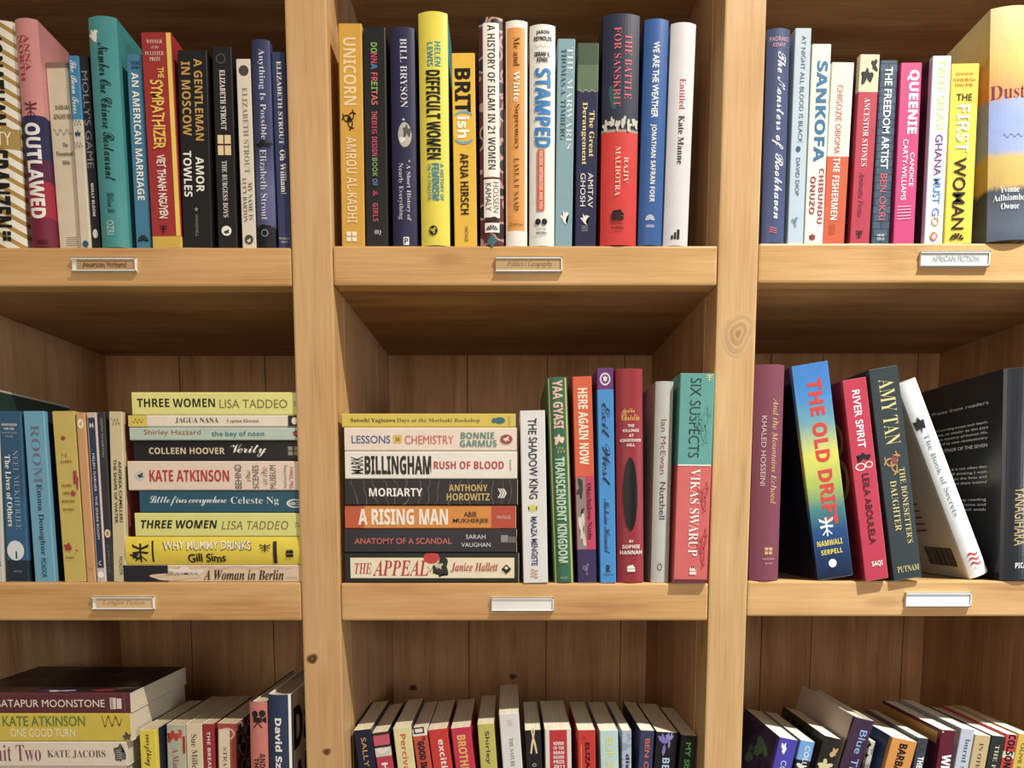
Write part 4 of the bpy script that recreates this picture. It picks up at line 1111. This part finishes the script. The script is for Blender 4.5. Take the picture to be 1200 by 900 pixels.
stand('yellow paperback with curly black script, first standing book beside the lower left pile',
      'e0cb2c', 72, 184, 520, 86, 194, 764, [T('everything', 'S', '2c2612', .24, .7, 548, 750)], ins=.012, side='1e2233', pg='c9b899',)
stand('pale green paperback with red flowers and a pinkish title, beside the curly-scripted one',
      ('pat', ('blotch', 'b4b39c', 'a8b0a0', 40), dict(thresh=0.5, c3='c3bfa8')), 238, 364, 488, 246, 372, 764, [E('blob', 'b5382e', .34, 560, .34, 44, 'flower_picture', 3), E('blob', 'c9513a', .72, 545, .16, 30, 'flower_picture', 6), R('a8302c', .84, .98, 560, 668, 'red_strip'), T('A Man of', 'R', 'a8526a', .3, .62, 636, 830)], ins=.03, pg='c9b899')
stand('cream paperback with dark brown serif lettering in the bottom left compartment',
      'd9c8a4', 368, 472, 484, 377, 484, 764, [T('Sue Miller', 'R', '4a3f34', .32, .68, 548, 790, 'd', 'a')], ins=.03, pg='c9b899')
stand('dark red paperback with white capitals in the bottom left compartment',
      '98282c', 474, 556, 482, 485, 566, 764, [T('THE BREAD THE DEVIL KNEAD', 'X', 'e6d4cc', .4, .68, 530, 1200)], ins=.03, pg='c9b899')
stand('red and cream patterned paperback with a pale label panel, left of the salmon one',
      'a5473c', 558, 690, 480, 566, 690, 764, [E('ring', 'd9a98a', .52, 545, .42, 40, 'drawn_loop'), R('dccdac', .08, .66, 516, 1000, 'title_panel'), T('STRANGE', 'R', '3b342c', .3, .5, 630, 860)], ins=.03,
      side=('pat', ('cells', '1f2638', 'b9a98e', 55), dict(thresh=0.4, c3='7d2a2e')), pg='c9b899')
stand('salmon hardback with a black film camera emblem', 'c9766a', 770, 886, 345, 782, 894, 764,
      [E('camera', '241a18', .52, 452, .42, 56, 'camera_emblem'), T('AND', 'X', '2a1d1a', .54, .84, 672, 764), T('THE', 'X', '2a1d1a', .22, .5, 700, 790)], hard=1, ins=.008, side='47201d', pg='c9b899')
stand('navy hardback with tall condensed white lettering and a cream front board, against the left post',
      '2c3a56', 888, 1038, 296, 900, 1046, 764, [R('e9e6de', .88, .985, 296, 1100, 'white_edge'), T('David Szalay', 'k', 'eceae4', .22, .6, 446, 930, 'd', 'a'), S('k', 'Da', '1b1a1a', 1, .06, .5, .08, .3), S('k', 'All', '1b1a1a', 1, .06, .5, .36, .62), ], hard=1, ins=.006, side='ece2cc', pg='b9a88c', dep=.15)

# ---------------------------------------------------------------- bottom row, middle compartment
cell(3, 1, 'books standing in the bottom middle compartment')
Z(400, 790, 5.4545)
MI = .028
stand('navy paperback with spaced gold capitals, first on the left of the bottom middle compartment', '1f2337', 76, 190, 356, 112, 222, 600, [T('SALLY ROONEY', 'n', 'c9a45c', .36, .64, 405, 900, 'd', 'a')], ins=MI)
stand('pink and black paperback with a white letter, second in the bottom middle compartment',
      [(None, 'c03a50'), (525, 'd8cfc4'), (470, '33292c'), (455, 'c8566a'), (392, '3a3034')], 196, 302, 372, 232, 338, 600, [E('blob', 'e9e2da', .5, 488, .4, 30, 'spine_picture', 8), T('HOME', 'k', 'f2e8e4', .3, .7, 565, 800)], ins=MI, side='262a3c')
stand('pale cream-yellow paperback with orange sans lettering in the bottom middle compartment', 'e3d79c', 322, 442, 342, 356, 470, 600, [T('Percival Everett', 'X', 'd2602c', .36, .68, 384, 900, 'd', 'a')], ins=MI, side='3a3833')
stand('white-topped paperback patterned orange with black block capitals in the bottom middle compartment',
      [(None, 'c9503a'), (395, 'ece6da')], 450, 545, 360, 486, 580, 600, [R('1d1b1b', .12, .84, 340, 380, 'black_box'), R('ece6da', .22, .74, 348, 372, 'white_tile'), T('THE', 'X', '1f1715', .62, .84, 400, 425), T('GOOD IMMIGRANT', 'k', '1f1715', .26, .72, 428, 800)], ins=MI)
stand('red paperback with large lower-case white lettering in the bottom middle compartment', 'd0342e', 552, 678, 352, 588, 710, 600, [T('exciting times', 'X', 'f6eee6', .34, .76, 418, 900)], ins=MI, side='a82248')
stand('pink-red paperback with outlined yellow condensed capitals in the bottom middle compartment', 'cc2c4c', 700, 836, 342, 735, 864, 600, [T('BROTHERLESS NIGHT', 'k', 'e9b45c', .26, .7, 388, 1000)], ins=MI)
stand('lime-yellow paperback with slate sans lettering in the bottom middle compartment', 'c3bb54', 856, 976, 318, 884, 990, 600, [T('Shirley Hazzard', 'b', '2f4052', .34, .66, 364, 850, 'd', 'a')], ins=MI)
stand('tall white paperback standing proud of its neighbours in the bottom middle compartment', 'dcdad4', 1000, 1140, 252, 1040, 1152, 600, [E('lines', 'd39a9a', .54, 312, .14, 18, 'red_lines'), T('THE NATURE OF', 'R', '7d7c78', .42, .62, 408, 640)], ins=.026)
Z(600, 790, 5.217)
stand('black paperback with a looped cream ribbon emblem', '211f20', 78, 180, 342, 92, 186, 574, [E('ribbon', 'e3c79a', .5, 415, .26, 70, 'ribbon_emblem'), E('ring', 'd9d2c8', .5, 555, .12, 10)], ins=MI)
stand('white paperback with a red panel of small white prize lettering', 'dcd3c8', 196, 362, 336, 204, 362, 574,
      [R('bf2c34', .18, .84, 342, 900, 'red_panel')] + [T(s, 'X', 'f2e8e2', .32, .72, 413 + 28 * i, 433 + 28 * i, 'h', 's') for i, s in enumerate(('WINNER', 'OF THE', 'MAN', 'BOOKER', 'PRIZE', '2011'))], ins=MI)
stand('scarlet paperback with dark hand-drawn capitals in the bottom middle compartment', 'c9302a', 398, 514, 342, 410, 508, 574, [E('squiggle', '2a1614', .34, 390, .12, 14), R('e39a52', .16, .2, 430, 700, 'orange_line'), T('ELIZABETH', 'h', '32100f', .4, .68, 418, 720, 'd', 'a')], ins=MI)
stand('pale teal paperback with yellow capitals in the bottom middle compartment', 'b5cfcb', 533, 660, 344, 550, 655, 574, [T('ELIF SHAFAK', 'b', 'd8cf62', .34, .7, 385, 800, 'd', 'a')], ins=MI)
stand('slim paperback with a cloudy blue picture and dark lettering in the bottom middle compartment', ('pat', ('blotch', '8f9db0', 'a9b4c4', 30), dict(thresh=0.48, c3='c9b4b8')), 668, 756, 344, 676, 748, 574, [T('disgrace', 'k', '23252c', .3, .8, 488, 760)], ins=MI)
stand('indigo paperback with orange-red capitals in the bottom middle compartment', '383a5c', 762, 872, 344, 752, 855, 574, [T('BEN OKRI', 'b', 'd0644a', .38, .72, 394, 680, 'd', 'a')], ins=MI)
stand('black paperback with violet petals and pale blue lettering in the bottom middle compartment', '1a191c', 877, 1020, 354, 864, 1000, 574, [E('petals', '7a6fae', .42, 425, .44, 80, 'flower_picture'), E('petals', '8f86c0', .64, 402, .26, 54, 'flower_picture'), T('BESSIE HEAD', 'X', 'a8c0e0', .36, .7, 512, 900, 'd', 'a')], ins=MI)
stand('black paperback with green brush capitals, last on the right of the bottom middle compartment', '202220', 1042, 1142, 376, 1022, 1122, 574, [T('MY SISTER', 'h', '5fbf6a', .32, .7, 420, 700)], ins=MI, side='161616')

# ---------------------------------------------------------------- bottom row, right compartment
cell(3, 2, 'books standing in the bottom right compartment')
Z(865, 780, 6.6667)
GREENART = ('pat', ('blotch', '2c2c4a', '3d3560', 22), dict(thresh=0.5, c3='54806c'))
stand('violet paperback with a white leaf-like emblem, leaning at the left of the bottom right compartment', '4c40a8', 326, 470, 572, 268, 420, 800, [E('blob', 'eef0f4', .34, 650, .16, 50, 'emblem', 11), T('COLOUR', 'n', 'c9d4f0', .36, .66, 742, 1000)], ins=.010, side=GREENART)
stand('sky-blue paperback with white lettering above a black and white picture', [(None, '23211f'), (765, '23211f'), (745, '6f9fd2')], 500, 636, 590, 448, 590, 800, [T('COLUM', 'n', 'f0f2f2', .42, .76, 632, 840, 'd', 'a'), E('blob', 'd9d6d0', .4, 790, .4, 20, 'spine_picture', 9)], ins=.010, side='8a7f80')
stand('black paperback with blurred cream and peach picture shapes, left of the leaning plum hardback', '25211c', 642, 794, 562, 566, 730, 800, [E('blob', 'c99a6c', .82, 664, .26, 42, 'spine_picture', 2), E('blob', 'cfc290', .5, 775, .46, 50, 'spine_picture', 4)], ins=.012)
stand('tall plum hardback leaning right with pale blue lettering and a silvery side', '3f2740', 918, 1080, 422, 800, 966, 800, [T('Blue Ticket', 'n', '8fb4e2', .4, .76, 505, 1000)], hard=1, ins=.006, side='c4b4a8')
stand('thin paperback with a black and white photo spine, behind the orange one', ('pat', ('blotch', '2a2a30', 'c9c2b4', 60), dict(thresh=0.42, c3='8f877c')), 1048, 1122, 592, 1002, 1072, 800, [], ins=.03, side='1c1a20')
Z(1020, 790, 6.6667)
stand('orange paperback with bold black capitals leaning in the bottom right compartment', 'd28a3c', 124, 356, 512, 60, 300, 733, [T('BARBARA', 'k', '20180f', .34, .66, 540, 850, 'd', 'a')], ins=.010, side='2c4270')
stand('slim slate paperback with a fine grid pattern and white capitals', ('pat', ('brick', '3a4048', '20242a', 160), dict(c3='474e57')), 372, 458, 500, 332, 412, 733, [T('THE', 'k', 'eceae6', .3, .84, 645, 735)], ins=.014, side='6d6064')
stand('maroon paperback with heavy white capitals and an ochre band on its side', '62182c', 560, 690, 438, 520, 645, 733, [E('disc', 'd9b08a', .12, 455, .07, 7, 'small_dot'), T('WHITE', 'k', 'f2eeea', .3, .9, 628, 900)], ins=.010, side=[(None, '45122a'), (560, 'c08a3c'), (470, '5a1830')])
stand('pale lavender-grey paperback with dark teal serif lettering', 'b9bac8', 694, 814, 428, 636, 760, 733, [T('burnt sugar', 'R', '2c5a5c', .3, .78, 505, 900)], ins=.012)
stand('tan paperback with small dark serif capitals in the bottom right compartment', 'c2a878', 820, 950, 478, 776, 900, 733, [T('IN OTHER WORDS', 'R', '3f3424', .36, .62, 540, 1050)], ins=.012)
stand('charcoal paperback with spaced cream serif capitals in the bottom right compartment', '2b2f2b', 948, 1062, 484, 902, 1012, 733, [T('THE PIANO', 'R', 'd6c9a4', .36, .66, 555, 900)], ins=.012)
stand('paperback striped red and cream with bold black capitals in the bottom right compartment', [(None, 'c23a3c'), (660, 'd9cdb0'), (610, 'c23a3c'), (520, 'c8484a')], 1062, 1156, 472, 1012, 1106, 733, [T('COLSON', 'k', '1e1614', .2, .84, 472, 733, 'd', 'a')], ins=.012)
stand('golden yellow paperback with slim dark capitals, last visible in the bottom right corner', 'cfae3c', 1160, 1270, 470, 1108, 1220, 733, [T('OLIVE KITTERIDGE', 'n', '54461c', .3, .56, 540, 1050)], ins=.014)

solve()
for b in BOOKS:
    if not 4 <= len(b['label'].split()) <= 16: print('LABEL', len(b['label'].split()), b['label'])
for b in BOOKS:
    build(b)

# ---------------------------------------------------------------- the dark book lying across the tops of the standing ones
tops = max((b['L'] * math.cos(b['a']) + b['loc'].z) for b in BOOKS if (b['row'], b['col']) == (2, 0) and not b['lie'])
X1 = at(-26, 456).x
root = empty('hardback_book', (X1, 0.012, tops + 0.0006), 'dark green hardback lying flat across the tops of the standing books, far left', 'book', 'books piled flat in the middle left compartment')
bk_d, bk_l, bk_t = 0.145, X1 - PX[0][1] - 0.003, 0.026
bm = bmesh.new()
add_box(bm, (-bk_l, 0, 0), (0, bk_d, 0.0026), 0.0006)
add_box(bm, (-bk_l, 0, bk_t - 0.0026), (0, bk_d, bk_t), 0.0006)
add_box(bm, (-0.0026, 0.0, 0.0024), (0, bk_d, bk_t - 0.0024))
bm_obj('dust_jacket', bm, flat('1d3a38', .35), root)
bm = bmesh.new()
add_box(bm, (-bk_l + .003, .003, 0.0028), (-0.0028, bk_d - .003, bk_t - 0.0028))
bm_obj('page_block', bm, pages_mat('e9dcc0'), root)
bm = bmesh.new()
add_box(bm, (-bk_l, -0.0003, bk_t - 0.0002), (0.0004, bk_d, bk_t + 0.0022))
bm_obj('plastic_sleeve', bm, flat('b9b2a4', .3), root)

# ---------------------------------------------------------------- label holders on the shelf rails
def holder(label, x0, x1, y0, y1, card, words, style, ink, sx0=0, sx1=1):
    P, Q = at(x0, y0), at(x1, y1)
    cx, cz, w, h = (P.x + Q.x) / 2, (P.z + Q.z) / 2, Q.x - P.x, P.z - Q.z
    root = empty('label_holder', (cx, 0.0006, cz), label, 'shelf label', 'label holders on the shelf rails')
    bm = bmesh.new()
    add_box(bm, (-w / 2, -0.0014, -h / 2), (w / 2, 0, h / 2))
    for s in (-1, 1):
        add_box(bm, (-w / 2, -0.0036, s * h / 2 - (0.0011 if s > 0 else 0)), (w / 2, -0.001, s * h / 2 + (0 if s > 0 else 0.0011)), 0.0002)
        add_box(bm, (-w / 2, -0.0036, s * h / 2 - (0.0022 if s > 0 else 0)), (w / 2, -0.0029, s * h / 2 + (0 if s > 0 else 0.0022)), 0.0002)
    add_box(bm, (w / 2 - 0.0012, -0.0036, -h / 2), (w / 2, -0.001, h / 2), 0.0002)
    bm_obj('plastic_channel', bm, M_PLASTIC, root)
    bm = bmesh.new()
    add_box(bm, (-w / 2 + w * sx0 + 0.0004, -0.0024, -h / 2 + 0.0014), (w / 2 - w * (1 - sx1) - 0.0016, -0.0016, h / 2 - 0.0014))
    bm_obj('paper_card', bm, flat(card, .8), root)
    if words:
        vv, ff = text_geo(words, style)
        bm = bmesh.new()
        bv = [bm.verts.new((-w * .33 + gx * w * .68, -0.0026, -h * .2 + gy * h * .42)) for gx, gy in vv]
        for f in ff:
            try: bm.faces.new([bv[i] for i in f])
            except ValueError: pass
        bm.normal_update()
        for f in bm.faces:
            if f.normal.y > 0: f.normal_flip()
        bm_obj('handwriting', bm, flat(ink, .7), root)
holder('label holder with a tan handwritten card, below the books of the top left compartment', 84.5, 161, 302.5, 319.5, 'b99468', 'American Writers!', 'h', '7a5230', .08)
holder('label holder with a handwritten card, below the books of the top middle compartment', 581, 658.5, 301.5, 320, 'c0a070', 'Politics / Geography', 'I', '7a5c38')
holder('label holder with faint capitals, below the books of the top right compartment', 1078, 1157.5, 295, 313.5, 'c9c8c0', 'AFRICAN FICTION', 'h', '9a9c96')
holder('label holder with a yellowed handwritten card, below the pile in the middle left compartment', 108.5, 182, 698.5, 714.5, 'd6b683', 'Longlist Fiction', 'I', '9a7c50', .07)
holder('blank white label holder on the rail below the central pile', 576, 648.5, 699.5, 716.5, 'e9e8e4', '', '', '')
holder('blank white label holder on the rail below the leaning books at middle right', 1061, 1136, 694, 711, 'dfe6ea', '', '', '')
